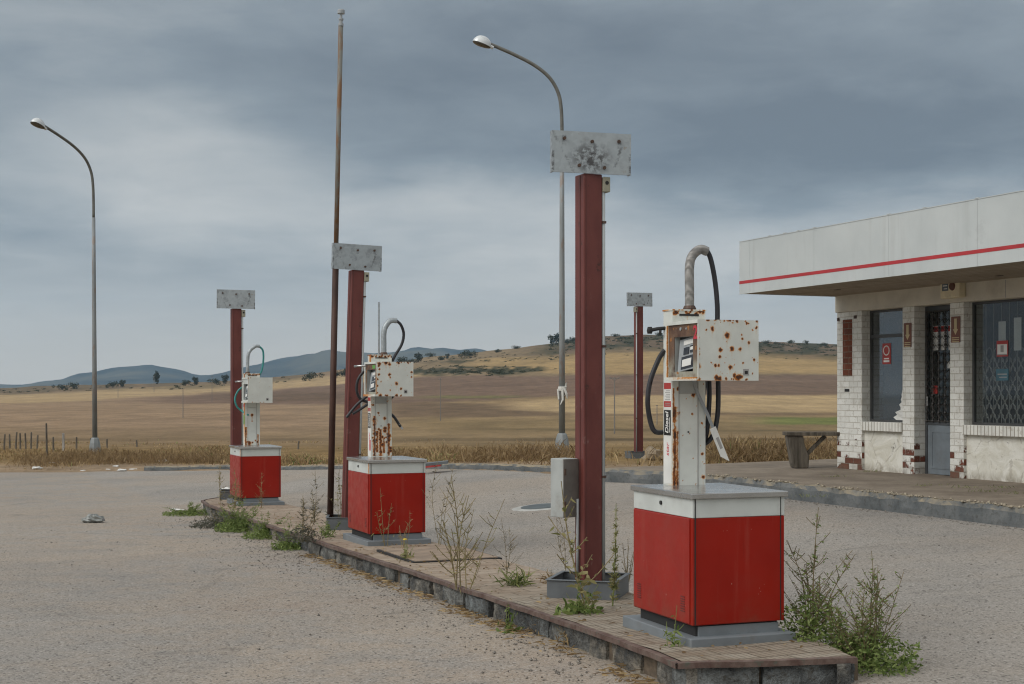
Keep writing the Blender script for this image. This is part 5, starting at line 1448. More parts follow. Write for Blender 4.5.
def weed(pos, label, h=.6, stems=5, spread=.25, leaves=300, ls=(.02, .05), lw=.012, branches=8, lm='leaf', sm_='stem', seed=0, base=.5, stem_r=.003, lean=(0, 0), group=None, blen=.35, up=.9, name='weed', tipbias=0.0):
    """upright branching weed: thin stems with side twigs, leaves along all of them, a denser tuft at the foot"""
    rnd = random.Random(seed); root = empty(name, pos); tag(root, label, 'weed', group)
    S = MB(); L = Leaves(); paths = []
    for k in range(stems):
        a = rnd.uniform(0, 6.283); r = spread * rnd.random() ** .6
        hh = h * (1.0 if k == 0 else rnd.uniform(.45, .95))
        p0 = Vector((math.cos(a) * r * .15, math.sin(a) * r * .15, -.01)); tip = Vector((math.cos(a) * r + lean[0] * hh, math.sin(a) * r + lean[1] * hh, hh))
        if k == 0: tip = Vector((lean[0] * hh, lean[1] * hh, hh))
        mid = p0.lerp(tip, .5) + Vector((rnd.gauss(0, .03), rnd.gauss(0, .03), .04)) * h
        pth = curve3([p0, mid, tip], 12); paths.append((pth, hh))
        S.tube(pth, [lerp(stem_r, stem_r * .45, i / (len(pth) - 1)) for i in range(len(pth))], 5, caps=False)
        for j in range(branches):
            f = rnd.uniform(.15, .95); q = pth[int(f * (len(pth) - 1))]; an = rnd.uniform(0, 6.283)
            bl = blen * hh * (1.15 - f) * rnd.uniform(.6, 1.2)
            d = Vector((math.cos(an), math.sin(an), up)).normalized()
            e = q + d * bl; m_ = q.lerp(e, .5) + Vector((0, 0, -.06 * bl))
            bp_ = curve3([q, m_, e], 6); paths.append((bp_, bl))
            S.tube(bp_, stem_r * .5, 4, caps=False)
    tot = sum(b for a, b in paths)
    for pth, ln in paths:
        n = int(leaves * (1 - base) * ln / tot)
        for _ in range(n):
            f = rnd.random() ** (1 - tipbias * .6); q = pth[min(len(pth) - 1, int(f * (len(pth) - 1)))] + Vector((rnd.gauss(0, .006), rnd.gauss(0, .006), rnd.gauss(0, .008)))
            if q.z < 0: continue
            L.leaf(q, rnd.uniform(*ls) * (1.1 - .5 * f), lw * (1.1 - .5 * f), rnd.random(), rnd)
    for _ in range(int(leaves * base)):
        a = rnd.uniform(0, 6.283); r = spread * .8 * rnd.random() ** .7; z = h * .35 * rnd.random() ** 1.6 * (1 - r / spread * .5)
        L.leaf((math.cos(a) * r, math.sin(a) * r, z), rnd.uniform(*ls) * 1.15, lw * 1.2, rnd.random(), rnd)
    S.build('stem', MT[sm_], root, uv=False); L.build('foliage', MT[lm], root)
    return root
isl_f = lambda x, y: island_z(st(x, y)[1])
def on_isl(px, py, d=0): return hit(px, py, isl_f, 10)
def on_road(px, py): return hit(px, py, road_z, 10)

# the two big weeds beside the near pump
p = on_isl(812, 638); weed(Vector((p.x, p.y, .02)), 'tall green weed growing against the side of the nearest pump', .80, 7, .26, 1500, (.015, .036), .010, 16, 'leaf', 'stem_red', 21, .62, .0042, (.05, 0), blen=.46, tipbias=.8)
p = on_road(868, 668); weed(p, 'bushy green weed at the front corner of the island, nearest the photographer', .70, 11, .38, 2900, (.015, .036), .010, 14, 'leaf', 'stem_red', 23, .64, .004, (.03, 0), blen=.46, tipbias=.8)
p = on_road(838, 664); weed(p, 'low green weed between the two tall weeds by the island corner', .36, 13, .26, 2400, (.016, .038), .012, 10, 'leaf', 'stem_red', 24, .6, .003)
# by the tray of the near post
p = on_isl(586, 612); weed(p, 'tall yellowish weed bent over in front of the near post tray', .92, 1, .12, 120, (.03, .07), .022, 9, 'leaf_pale', 'stem', 31, .45, .007, (-.19, 0), blen=.34, up=1.0)
p = on_isl(578, 613); weed(p, 'low leafy green weed at the foot of the near post tray', .22, 8, .20, 150, (.03, .065), .020, 3, 'leaf', 'stem_green', 32, .7, .003)
p = on_isl(613, 606); weed(p, 'upright narrow green weed between the post tray and the nearest pump', .74, 1, .03, 420, (.02, .05), .008, 22, 'leaf_pale', 'stem_green', 33, .02, .006, (.03, 0), blen=.10, up=1.6)
p = on_isl(567, 572); weed(p, 'thin grey dead weed left of the near post tray', .55, 2, .10, 40, (.015, .03), .010, 12, 'leaf_grey', 'stem_red', 34, .1, .003, (-.15, 0), blen=.35)
p = on_isl(552, 583); weed(p, 'reddish dry tuft on the island left of the near post tray', .12, 10, .14, 70, (.04, .08), .012, 2, 'dry', 'stem_red', 35, .5, .002)
# mid island stalk and tufts
p = on_isl(458, 588); weed(p, 'tall spindly dry weed with seed pods on the island edge', .90, 3, .30, 150, (.03, .07), .008, 15, 'leaf_pale', 'stem', 41, .03, .006, (-.06, 0), blen=.46, up=1.0, tipbias=.5)
p = on_isl(470, 590); weed(p, 'dry side stalk leaning right beside the spindly weed', .72, 2, .42, 70, (.03, .065), .008, 10, 'leaf_pale', 'stem', 42, .03, .0045, (.38, 0), blen=.4, tipbias=.5)
p = on_isl(505, 578); weed(p, 'thin dark branching dead weed right of the spindly weed', .50, 2, .14, 60, (.015, .03), .009, 14, 'leaf_grey', 'stem_red', 43, .05, .003, (-.06, 0), blen=.4)
p = on_isl(517, 586); weed(p, 'small grass tuft on the island tiles between post and spindly weed', .20, 9, .15, 90, (.08, .16), .010, 0, 'greenblade', 'stem_green', 44, .75, .002)
p = on_road(508, 632); weed(p, 'small green weed at the foot of the island kerb stones', .22, 5, .10, 70, (.03, .06), .022, 3, 'leaf', 'stem_green', 45, .4, .003)
p = on_isl(405, 560); weed(p, 'low weed with a yellow flower on the island edge by the hatch', .18, 5, .12, 60, (.03, .06), .016, 3, 'leaf_pale', 'stem_green', 46, .6, .003)
mb = MB(); mb.lathe([(.004, 0), (.022, .006), (.018, .014), (.004, .018)], 8, (0, 0, .19)); fl = mb.build('flower', pm('yellow_flower', (.55, .40, .02), .6, .1)); fl.parent = bpy.data.objects[[o.name for o in bpy.data.objects if o.get('label', '').startswith('low weed with a yellow')][0]]
p = on_road(677, 676); weed(p, 'young green weed by the front end of the island', .42, 3, .10, 90, (.02, .05), .016, 6, 'leaf', 'stem_green', 47, .15, .0035, blen=.3)
p = on_isl(386, 546); weed(p, 'thin dry stalks in front of the middle pump', .62, 3, .30, 60, (.03, .06), .008, 6, 'leaf_pale', 'stem', 48, .05, .004, (-.10, 0), blen=.3)
p = on_isl(403, 549); weed(p, 'dry bent grass stalk before the plinth of the middle pump', .40, 4, .35, 50, (.03, .06), .007, 4, 'dry', 'stem', 49, .05, .0035, (.18, 0), blen=.3)
# weeds round the far end of the island
for k, (px, py, h, st_n, spr, lv, lm_, lab) in enumerate([
    (190, 515, .22, 12, .55, 900, 'leaf', 'flat green weed patch at the far left end of the island'),
    (240, 531, .50, 16, .42, 1500, 'leaf', 'dense green weed clump at the kerb before the farthest pump'),
    (222, 527, .36, 14, .55, 1100, 'leaf_grey', 'greyish purple weed at the kerb left of the dense green clump'),
    (268, 538, .36, 12, .40, 1000, 'leaf', 'green weed along the kerb below the farthest pump'),
    (291, 549, .34, 12, .30, 700, 'leaf', 'green weed at the kerb corner left of the mast'),
    (303, 541, .52, 5, .28, 320, 'leaf_grey', 'taller dark branching weed on the island edge left of the mast'),
    (327, 537, .20, 7, .24, 160, 'leaf', 'small green weed at the foot of the mast tray'),
    (234, 509, .62, 4, .16, 130, 'leaf_pale', 'pale stalks growing against the farthest pump'),
    (262, 508, .55, 2, .06, 40, 'dry', 'single dry stalk before the farthest pump'),
    (315, 522, .70, 3, .34, 90, 'leaf_grey', 'thin branching weed between the farthest and the middle pump'),
    (220, 504, .72, 2, .10, 60, 'leaf_pale', 'yellowish stalk beside the farthest post tray')]):
    q = on_isl(px, py) if k > 4 else on_road(px, py)
    weed(q, lab, h, st_n, spr, int(lv * 1.8), (.022, .055), .0095, 9, lm_, 'stem_green' if lm_ == 'leaf' else 'stem', 60 + k, .6 if lv > 300 else .1, .0035, blen=.35)
p = on_isl(340, 527); weed(p, 'dry seedy weed between the mast and the middle pump', .75, 3, .14, 120, (.02, .05), .012, 12, 'leaf_pale', 'stem', 81, .05, .003, blen=.3)
p = on_isl(438, 545); weed(p, 'thin weed stalks right of the middle pump', 1.0, 3, .18, 70, (.02, .05), .010, 12, 'leaf_grey', 'stem', 82, .03, .0035, (.02, 0), blen=.3)
p = on_isl(628, 580); weed(p, 'short dark stalks standing in the near post tray', .34, 6, .14, 30, (.02, .04), .008, 1, 'leaf_grey', 'stem_red', 83, .1, .004)

for k, (px, py, hgt, lab) in enumerate([(383, 571, .22, 'dry straw tuft at the kerb stones below the hatch'), (398, 574, .16, 'green and straw weed at the kerb stones left of the spindly weed'), (425, 589, .20, 'short straw tuft at the kerb below the spindly weed'), (478, 606, .18, 'short straw tuft at the kerb right of the spindly weed'), (545, 633, .20, 'straw tuft at the kerb stones before the near post tray'), (575, 645, .14, 'low straw tuft at the kerb between the near post and nearest pump'), (350, 558, .12, 'low tuft at the kerb below the middle pump')]):
    weed(on_road(px, py), lab, hgt, 9, .16, 130, (.03, .09), .008, 2, 'dry' if k != 1 else 'leaf_pale', 'stem', 100 + k, .5, .002)
# straw, leaf litter and pebbles gathered along the island kerb
rnd = random.Random(12); L = Leaves()
for _ in range(2600):
    t_ = rnd.uniform(7.0, 15.5); clump = nz(t_ * 1.3, 3.0)
    if rnd.random() > .35 + clump: continue
    s_ = interp(LE_t, LE_s, t_) - abs(rnd.gauss(0, .09)) - .01
    p = W(s_, t_); p.z = road_z(p.x, p.y) + rnd.uniform(.004, .03)
    L.blade(p, (rnd.gauss(0, 1), rnd.gauss(0, 1), rnd.uniform(-.05, .2)), rnd.uniform(.02, .09), rnd.uniform(.004, .014), .1, rnd.random(), rnd)
for _ in range(500):
    t_ = rnd.uniform(7.0, 20); s_ = interp(LE_t, LE_s, t_) + rnd.uniform(.06, 1.0); p = W(s_, t_); p.z = island_z(t_) + .012
    L.blade(p, (rnd.gauss(0, 1), rnd.gauss(0, 1), rnd.uniform(0, .15)), rnd.uniform(.015, .05), rnd.uniform(.004, .014), .1, rnd.random() * .7, rnd)
tag(L.build('leaf_litter', MT['dry']), kind='stuff')
mb = MB(); rnd = random.Random(15)
def pebble(p, r):
    vs = []
    for (a, b, c) in ((1,0,0),(-1,0,0),(0,1,0),(0,-1,0),(0,0,1),(0,0,-1)):
        k = r * rnd.uniform(.6, 1.2); vs.append((p.x + a*k, p.y + b*k, p.z + c*k*.7))
    mb.add(vs, [(0,2,4),(2,1,4),(1,3,4),(3,0,4),(2,0,5),(1,2,5),(3,1,5),(0,3,5)])
for _ in range(2600):
    if rnd.random() < .55:
        t_ = rnd.uniform(6.5, 22); s_ = interp(LE_t, LE_s, t_) - abs(rnd.gauss(0, .35)) - .02
    else:
        s_ = rnd.uniform(-6, 9.8); t_ = rnd.uniform(5.5, 22)
        if 3.9 < s_ < 5.45: continue
    p = W(s_, t_); p.z = road_z(p.x, p.y) + .003
    pebble(p, rnd.uniform(.004, .013) * (1.6 if rnd.random() < .06 else 1))
for _ in range(500):
    t_ = rnd.uniform(3, 19); s_ = rnd.uniform(10.75, 11.0); p = W(s_, t_); p.z = road_z(p.x, p.y) + .004; pebble(p, rnd.uniform(.006, .022))
tag(mb.build('gravel', pm('gravel_bits', (.17, .155, .135), .95, .6, 90), uv=False), kind='stuff')
mb = MB(); rnd = random.Random(16)
for _ in range(520):
    t_ = rnd.uniform(2, 18.6); s_ = 11.0 + abs(rnd.gauss(.09, .08)); p = W(s_, t_); p.z = pave_z(s_, t_) + .012
    pebble(p, rnd.uniform(.010, .030) * (1.7 if rnd.random() < .08 else 1))
tag(mb.build('rubble', pm('kerb_rubble', (.26, .225, .17), .95, .55, 40), uv=False), kind='stuff')
# tufts along the pavement joints
L = Leaves(); rnd = random.Random(17)
for (px, py) in ((985, 492), (1000, 488), (840, 477), (870, 472), (930, 486), (968, 488), (812, 497), (1015, 494)):
    p = hit(px, py, lambda x, y: pave_z(*st(x, y)), 18)
    for _ in range(26): L.blade(p + Vector((rnd.gauss(0, .12), rnd.gauss(0, .05), .0)), (rnd.gauss(0, .6), rnd.gauss(0, .6), 1), rnd.uniform(.02, .07), .006, .3, rnd.random(), rnd)
tag(L.build('pavement_grass', MT['greenblade']), kind='stuff')

# ---- dry grass of the verge
rnd = random.Random(31); L = Leaves(); G = Leaves()
cnt = 0
while cnt < 46000:
    px = rnd.uniform(-160, 900); u = (px - 512) / F
    ye = edge_at(u)
    if u > .1: ye = lerp(ye, 24.6, sm(.1, .135, u))
    d = rnd.expovariate(1 / 7.5) + .15; Y = ye + d
    if Y > 75: continue
    x = u * Y
    n1 = nz(x * .22, Y * .16, 3); n2 = nz(x * .9, Y * .7, 6)
    dens = sm(2.6, 7.5, d + 4.0 * n1 + 1.5 * n2) if px < 640 else sm(.6, 3.2, d + 1.6 * n1)
    if px > 600: dens = max(dens, sm(.2, 1.2, d + 1.0 * n1)) * (1 if px > 690 else sm(2.0, 4.5, d))
    if rnd.random() > dens * (.34 + 1.1 * n1 + .5 * n2): 
        if rnd.random() > .05: continue
    if 585 < px < 688 and Y < dD.y + 1.2: 
        if rnd.random() > .04: continue
    z = field_z(x, Y) - .02
    right = sm(640, 720, px)
    hh = (.10 + .34 * max(0, .20 + 1.4 * n1 + .7 * n2)) * sm(0, 3.5, d) + .05
    hh *= lerp(.82, 1.1, right) * (.35 + .65 * sm(-.15, .35, n1 + .5 * n2)) * (1 - .55 * sm(6, 22, d)) * rnd.uniform(.6, 1.35)
    (G if rnd.random() < .05 + .12 * (nz(x * .3, Y * .3, 11) > .25) else L).blade((x, Y, z), (rnd.gauss(0, .38), rnd.gauss(0, .38), 1), hh, rnd.uniform(.012, .032), rnd.uniform(.0, .6), min(1, max(0, .45 + .5 * n2 + rnd.gauss(0, .28))), rnd)
    cnt += 1
g1 = tag(L.build('dry_grass', MT['dry']), kind='stuff'); g2 = G.build('green_grass', MT['greenblade']); tag(g2, kind='stuff')
# taller brown brush, clumps behind the pavement and along the verge
L = Leaves(); rnd = random.Random(33)
for _ in range(210):
    px = rnd.choice([rnd.uniform(690, 840), rnd.uniform(690, 780), rnd.uniform(20, 230), rnd.uniform(380, 640)]); u = (px - 512) / F
    ye = max(edge_at(u), 24.8 if u > .1 else 0); Y = ye + rnd.uniform(1.5, 9); x0 = u * Y
    hb = rnd.uniform(.3, .65) * (.9 if px > 690 else .8)
    for _ in range(130):
        x = x0 + rnd.gauss(0, .3); y = Y + rnd.gauss(0, .25)
        if y < ye + .3 or (px < 690 and px > 585 and y < dD.y + 1.2): continue
        z0 = field_z(x, y)
        L.blade((x, y, z0 + rnd.random() ** 1.5 * hb * .6), (rnd.gauss(0, .55), rnd.gauss(0, .5), 1), hb * rnd.uniform(.25, .6), rnd.uniform(.008, .022), .2, rnd.random() * .55, rnd)
tag(L.build('dry_brush', MT['dry']), kind='stuff')

# ---- trees on the skyline
def tree_proto(seed, w=1.0, h=1.0, n=420, trunk=.18):
    rnd = random.Random(seed); L = Leaves()
    lobes = [(rnd.gauss(0, .22) * w, rnd.gauss(0, .22) * w, rnd.uniform(.22, .75) * h, rnd.uniform(.18, .30)) for _ in range(9)]
    for _ in range(n):
        a = rnd.choice(lobes); d = Vector((rnd.gauss(0, 1), rnd.gauss(0, 1), rnd.gauss(0, 1))).normalized() * a[3] * rnd.random() ** .35
        p = Vector((a[0] + d.x * w, a[1] + d.y * w, max(.03, a[2] + d.z)))
        L.leaf(p, rnd.uniform(.06, .12), .07, rnd.random(), rnd, .1)
    T = MB(); T.tube([(0, 0, -.05), (0.01, 0, trunk), (.0, .01, .55 * h)], [.045, .035, .012], 6)
    for k in range(4):
        a = k * 1.6; T.tube([(0, 0, trunk + .05 * k), (math.cos(a) * .2 * w, math.sin(a) * .2 * w, .5 * h)], [.022, .008], 4)
    return L, T
protos = [tree_proto(1, .9, 1.0), tree_proto(2, 1.3, .85), tree_proto(3, .5, 1.05), tree_proto(4, 1.8, .7, 520, .08)]
pmesh = []
for i, (L, T) in enumerate(protos):
    f = L.build('crown', MT['treeleaf']); t = T.build('trunk', MT['bark'], uv=False); pmesh.append((f, t))
TR = [(62, 390.5, 8, 1, 560), (73, 389, 9, 1, 600), (113, 388, 9, 1, 620), (121, 387.5, 8, 0, 660), (157, 384, 13, 2, 760), (185, 386, 8, 1, 620), (195, 385.5, 9, 0, 640), (216, 385, 9, 1, 640), (226, 384, 10, 0, 680), (310, 381, 12, 1, 520), (337, 378, 9, 1, 700), (344, 377, 9, 0, 720), (369, 372, 9, 1, 800), (385, 366, 8, 3, 900), (403, 358, 11, 1, 1000), (411, 358, 7, 3, 1000), (420, 358, 10, 0, 1000), (431, 357, 6, 3, 1000), (441, 355.5, 6, 3, 1010), (448, 355, 6, 0, 1020), (465, 358, 10, 1, 880), (471, 358, 8, 1, 880), (497, 350, 5, 3, 1040), (516, 349, 5, 3, 1050), (552, 345, 10, 0, 1040), (557, 344.5, 11, 2, 1050), (566, 343, 6, 3, 1060), (574, 341, 6, 3, 1060), (586, 339, 5, 3, 1060), (599, 338, 6, 1, 1060), (615, 337, 5, 3, 1070), (660, 336, 6, 3, 1060), (767, 342.5, 5, 3, 1060), (790, 344, 5, 3, 1060), (806, 344.5, 5, 1, 1060), (825, 346, 5, 3, 1060)]
ordn = ['first', 'second', 'third', 'fourth', 'fifth', 'sixth', 'seventh', 'eighth', 'ninth', 'tenth', 'eleventh', 'twelfth', 'thirteenth', 'fourteenth', 'fifteenth', 'sixteenth', 'seventeenth', 'eighteenth', 'nineteenth', 'twentieth']
spec = {(157,): 'tall narrow dark tree standing highest below the left blue mountain', (310,): 'round dark bush alone in the fields between the red post and the mast', (403,): 'dark round tree above the middle pump, left of two', (420,): 'dark tree above the middle pump, right of two', (465,): 'left of two dark bushes on the tan slope', (557,): 'dark upright tree on the hill edge behind the right street lamp'}
LT = [t for t in TR if t[0] < 300]; MTn = [t for t in TR if 300 <= t[0] < 480]; RT = [t for t in TR if t[0] >= 480]
def hit_field(px, py, y0):
    # march along the ray to the first ground
    u = (px - 512) / F; best = None; Y = 60.0
    while Y < 1090:
        if field_z(u * Y, Y) >= ZC - (py - HZ) / F * Y: return Vector((u * Y, Y, field_z(u * Y, Y)))
        Y *= 1.01
    Y = y0; return Vector((u * Y, Y, field_z(u * Y, Y)))
first = [True] * 4
for i, (px, py, hp, k, y0) in enumerate(TR):
    p = hit_field(px, py, y0); s = hp / F * p.y
    p.z -= s * (.16 if k == 3 else .06); root = empty('tree', p, (i * 1.7) % 6.28); root.scale = (s, s, s * (1.1 if k != 3 else 1.2))
    lab = spec.get((px,))
    kind = ['dark bushy', 'dark rounded', 'dark narrow', 'low spreading'][k]
    if not lab:
        for nm, grp in (('along the left skyline below the blue mountains', LT), ('on the slope behind the middle pump', MTn), ('along the scrubby hill top on the right', RT)):
            if (px, py, hp, k, y0) in grp:
                rest = [g for g in grp if (g[0],) not in spec]
                lab = '%s tree, %s from the left %s' % (kind, ordn[rest.index((px, py, hp, k, y0))], nm)
    tag(root, lab, 'tree', 'trees scattered along the skyline')
    for src in pmesh[k]:
        if first[k]: o = src
        else: o = src.copy(); col.objects.link(o)
        o.parent = root
    first[k] = False
# scrub on the hill slopes
L = Leaves(); rnd = random.Random(51)
def scrub(px, py, rp):
    p = hit_field(px, py, 1000); r = rp / F * p.y
    for _ in range(34):
        q = p + Vector((rnd.gauss(0, r), rnd.gauss(0, r * 1.5), 0)); q.z = field_z(q.x, q.y) + abs(rnd.gauss(0, r * .4))
        L.leaf(q, r * rnd.uniform(.4, .8), r * .5, rnd.random(), rnd, .1)
for _ in range(420):
    px = rnd.uniform(545, 1000); vc = interp(c_px, c_v, px); py = vc + abs(rnd.gauss(0, 6)) + 1
    scrub(px, py, rnd.uniform(.6, 1.6))
for _ in range(150):
    px = rnd.gauss(475, 34); py = 371.5 + rnd.gauss(0, 2.0); scrub(px, py, rnd.uniform(.6, 1.5))
for _ in range(60):
    px = rnd.uniform(425, 560); py = rnd.uniform(353, 362); scrub(px, py, rnd.uniform(.5, 1.0))
for _ in range(60):
    px = rnd.uniform(0, 290); vc = interp(c_px, c_v, px); scrub(px, vc + rnd.uniform(1.5, 6.5), rnd.uniform(.6, 1.4))
tag(L.build('scrub', MT['treeleaf']), kind='stuff')

# ---- fence posts on the left
FP = [(4, 434, 450, 0), (10, 434, 450, 0), (15.5, 432, 449, 0), (20.5, 433, 449, 0), (26, 433, 449, 0), (31, 432, 449, 0), (37, 435, 449, 0), (47, 423, 459, 0), (53.5, 437, 452, 0), (63.5, 433, 451, 1), (76.5, 437, 450, 0), (91, 438, 450, 0), (107, 439, 448, 0), (137, 440, 447, 0), (249, 440, 449, 0), (298, 441, 449, 0)]
for i, (px, y0, y1, pale) in enumerate(FP):
    p = hit(px, y1, field_z, 45); h = (y1 - y0) / F * p.y; r = .036 if not pale else .05
    mb = MB(); rn = random.Random(i); dx_, dy_ = rn.uniform(-.04, .04), rn.uniform(-.04, .04)
    mb.tube([(0, 0, -.3), (dx_ * .5, dy_ * .5, h * .5), (dx_, dy_, h * .97), (dx_, dy_, h)], [r, r * .95, r * .88, r * .5], 7)
    o = mb.build('fence_post', MT['post_pale'] if pale else MT['post_wood'], uv=False); o.location = p
    lab = {7: 'tall thin dark fence post, highest of the row, left of the street lamp', 9: 'pale whitish fence post in the row left of the street lamp', 14: 'fence post standing alone right of the farthest pump column', 15: 'fence post alone in the grass left of the mast'}.get(i, 'short weathered wooden fence post, %s from the left of the roadside row' % ordn[i])
    tag(o, lab, 'fence post', 'wooden posts of the field fence')
# ---- utility poles out in the fields
UP = [(183, 388, 418, 0, 'utility pole standing in the tan field left of the farthest pump'), (212, 376, 402, 0, 'utility pole in the field just left of the farthest red post'), (118, 372, 384, 1, 'distant pylon on the left skyline'), (154, 376, 392, 0, 'distant utility pole beside the tall narrow tree'), (440.5, 378, 421, 0, 'utility pole in the field right of the middle pump'), (614.5, 377, 434, 2, 'utility pole with a crossarm between the tall post and the far red post'), (657, 405, 425, 0, 'short pole just left of the nearest pump column')]
for px, y0, y1, kd, lab in UP:
    p = hit_field(px, y1, 500); h = (y1 - y0) / F * p.y; r = max(.05, .28 / F * p.y)
    root = empty('utility_pole', p); tag(root, lab, 'utility pole', 'utility poles crossing the fields')
    mb = MB(); mb.tube([(0, 0, -.3), (0, 0, h)], [r, r * .7], 6); mb.build('pole', MT['concrete_pole'], root, uv=False)
    mb = MB(); w = h * (.05 if kd == 0 else .22 if kd == 1 else .09)
    mb.tube([(-w, 0, h * .97), (w, 0, h * .97)], r * .5, 5)
    if kd == 2: mb.tube([(-w, 0, h * 1.0), (0, 0, h * .93)], r * .45, 5); mb.tube([(w, 0, h * 1.0), (0, 0, h * .93)], r * .45, 5)
    mb.build('crossarm', MT['concrete_pole'], root, uv=False)
p = hit_field(183, 418.5, 150)
# ---------------------------------------------------------------- small things on the ground
def lump(p, size, seed, mat, name, label, cat, squash=.6):
    rnd = random.Random(seed); mb = MB(); vs = []; n, m_ = 12, 7
    for j in range(m_ + 1):
        th = math.pi * j / m_
        for i in range(n):
            a = 2 * math.pi * i / n; k = 1 + .55 * mnoise.noise(Vector((math.cos(a) * math.sin(th) * 1.6 + seed, math.sin(a) * math.sin(th) * 1.6, math.cos(th) * 1.6)))
            vs.append((size[0] * k * math.cos(a) * math.sin(th), size[1] * k * math.sin(a) * math.sin(th), max(-.02, size[2] * squash * k * (math.cos(th) + .35))))
    mb.add(vs, [(j*n+i, (j+1)*n+i, (j+1)*n+(i+1) % n, j*n+(i+1) % n) for j in range(m_) for i in range(n)])
    o = mb.build(name, mat, uv=False); o.location = p; return tag(o, label, cat)
p = on_road(93, 522.5); lump(p + Vector((0, 0, .02)), (.155, .11, .11), 4, MT['can'], 'crushed_can', 'crumpled grey metal can lying on the left of the forecourt', 'can')
p = hit(655, 459.5, zD, 30); lump(p, (.26, .18, .24), 9, MT['rock'], 'rock', 'tan rock lying by the tray of the far red post', 'rock', .8)
p = hit(89, 456, field_z, 38); lump(p, (.22, .15, .16), 14, MT['rock'], 'rock', 'grey tan stone at the foot of the leftmost street lamp', 'rock', .8)
ED = lambda x, y: field_z(x, y) + .01
for i, (px, py, w, lab) in enumerate([(37, 468.5, .20, 'white paper scrap farthest left along the road edge'), (77, 469.5, .16, 'white paper scrap near the leftmost street lamp, first of two'), (83, 471, .10, 'small white scrap right of the leftmost street lamp foot'), (108, 470, .11, 'small white paper scrap midway along the road edge'), (122, 470.5, .17, 'flat white paper scrap just before the low kerb'), (133, 470, .16, 'bright white folded paper scrap next to the end of the low kerb'), (116, 466.5, .12, 'white scrap in the grass behind the road edge'), (164, 461.5, .26, 'crumpled white bag in the dry grass behind the low kerb'), (52, 463, .10, 'tiny white scrap in the grass near the tall thin post'), (778, 454, .16, 'white scrap caught in the dry brush near the bench'), (176, 511, .14, 'white litter at the left end of the island weeds'), (226, 489.5, .13, 'white crumpled litter in the tray of the farthest post')]):
    f = ED if py < 470 else (island_z and (lambda x, y: road_z(x, y) + (.15 if i == 11 else .01)))
    if i in (1, 2, 3, 4, 5): f = lambda x, y: road_z(x, y) + .02
    p = hit(px, py, f, 30)
    lump(p, (w * .75, w * .45, w * .4), 20 + i, MT['paper'], 'litter', lab, 'litter', .5)
# fuel filler lid on the tarmac
p = on_road(541, 507)
root = empty('filler_lid', p); tag(root, 'dark round filler lid in a pale rim on the forecourt behind the near post', 'lid')
gx_ = (road_z(p.x + .3, p.y) - road_z(p.x - .3, p.y)) / .6; gy_ = (road_z(p.x, p.y + .3) - road_z(p.x, p.y - .3)) / .6
root.rotation_euler = Vector((-gx_, -gy_, 1)).to_track_quat('Z', 'Y').to_euler()
mb = MB(); mb.lathe([(.43, -.02), (.42, 0), (.40, .006), (.30, .008)], 28); mb.build('rim', MT['slab_rim'], root, uv=False)
mb = MB(); mb.lathe([(.29, .0085), (.285, .016), (.2, .018)], 28); mb.build('lid', MT['slab'], root, uv=False)
# hatch cover on the island
h0 = [on_isl(395, 554), on_isl(412, 558.5), on_isl(482, 556.5), on_isl(462, 553.2)]
c = sum(h0, Vector()) / 4
root = empty('hatch_cover', c + Vector((0, 0, .004))); tag(root, 'slightly raised hatch cover in the island paving right of the middle pump', 'hatch')
hw = [q - c for q in h0]
s1, t1 = st(*h0[1].xy); mb = MB()
M = Matrix.Rotation(ROW, 4, 'Z')
mb.box(-.42, .42, -.55, .55, .0, .024, M=M); mb.build('cover', pm('hatch_top', (.25, .19, .14), .9, .2, 6, dirt=.5), root, bevel=.004)
mb = MB(); mb.box(-.45, .45, -.58, -.552, -.005, .016, M=M); mb.box(-.45, -.422, -.55, .55, -.005, .016, M=M); mb.box(.422, .45, -.55, .55, -.005, .016, M=M); mb.box(-.45, .45, .552, .58, -.005, .016, M=M); mb.build('frame', MT['dark'], root)
# tipped board by the far kerb
p = hit(436, 464.5, lambda x, y: field_z(x, y) + .08, 30)
mb = MB(); M = Matrix.Rotation(R(-6), 4, 'Y'); mb.box(-.22, .24, -.2, .2, 0, .05, M=M); root = empty('board', p); mb.build('plank', MT['tray'], root)
mb = MB(); mb.box(-.2, .1, -.205, .19, -.035, -.002, M=M); mb.build('red_underside', MT['sticker_red'], root)
tag(root, 'grey board with a red underside lying on the far kerb right of the middle pump', 'board')
# ---------------------------------------------------------------- sky, sun, air, camera
EL, AZ = R(38), R(-118)       # sun high behind the cloud, to the left and behind the camera (azimuth from +Y towards +X)
w = bpy.data.worlds.new('World'); scene.world = w; w.use_nodes = True
t = w.node_tree; t.nodes.clear()
class WN(NT):
    def __init__(self): self.t = t; self.tc = self.n('ShaderNodeTexCoord')
m = WN()
out = m.n('ShaderNodeOutputWorld'); bg = m.n('ShaderNodeBackground'); m.l(bg.outputs[0], out.inputs[0])
sky = m.n('ShaderNodeTexSky', sky_type='NISHITA'); sky.sun_disc = False; sky.sun_elevation = EL; sky.sun_rotation = AZ
sky.air_density = 1.0; sky.dust_density = 2.0
D = m.tc.outputs['Generated']
nrm = m.n('ShaderNodeVectorMath', operation='NORMALIZE'); m.l(D, nrm.inputs[0]); D = nrm.outputs[0]
x, y, z = m.sep(D)
zc = m.math('MAXIMUM', z, 0.0)
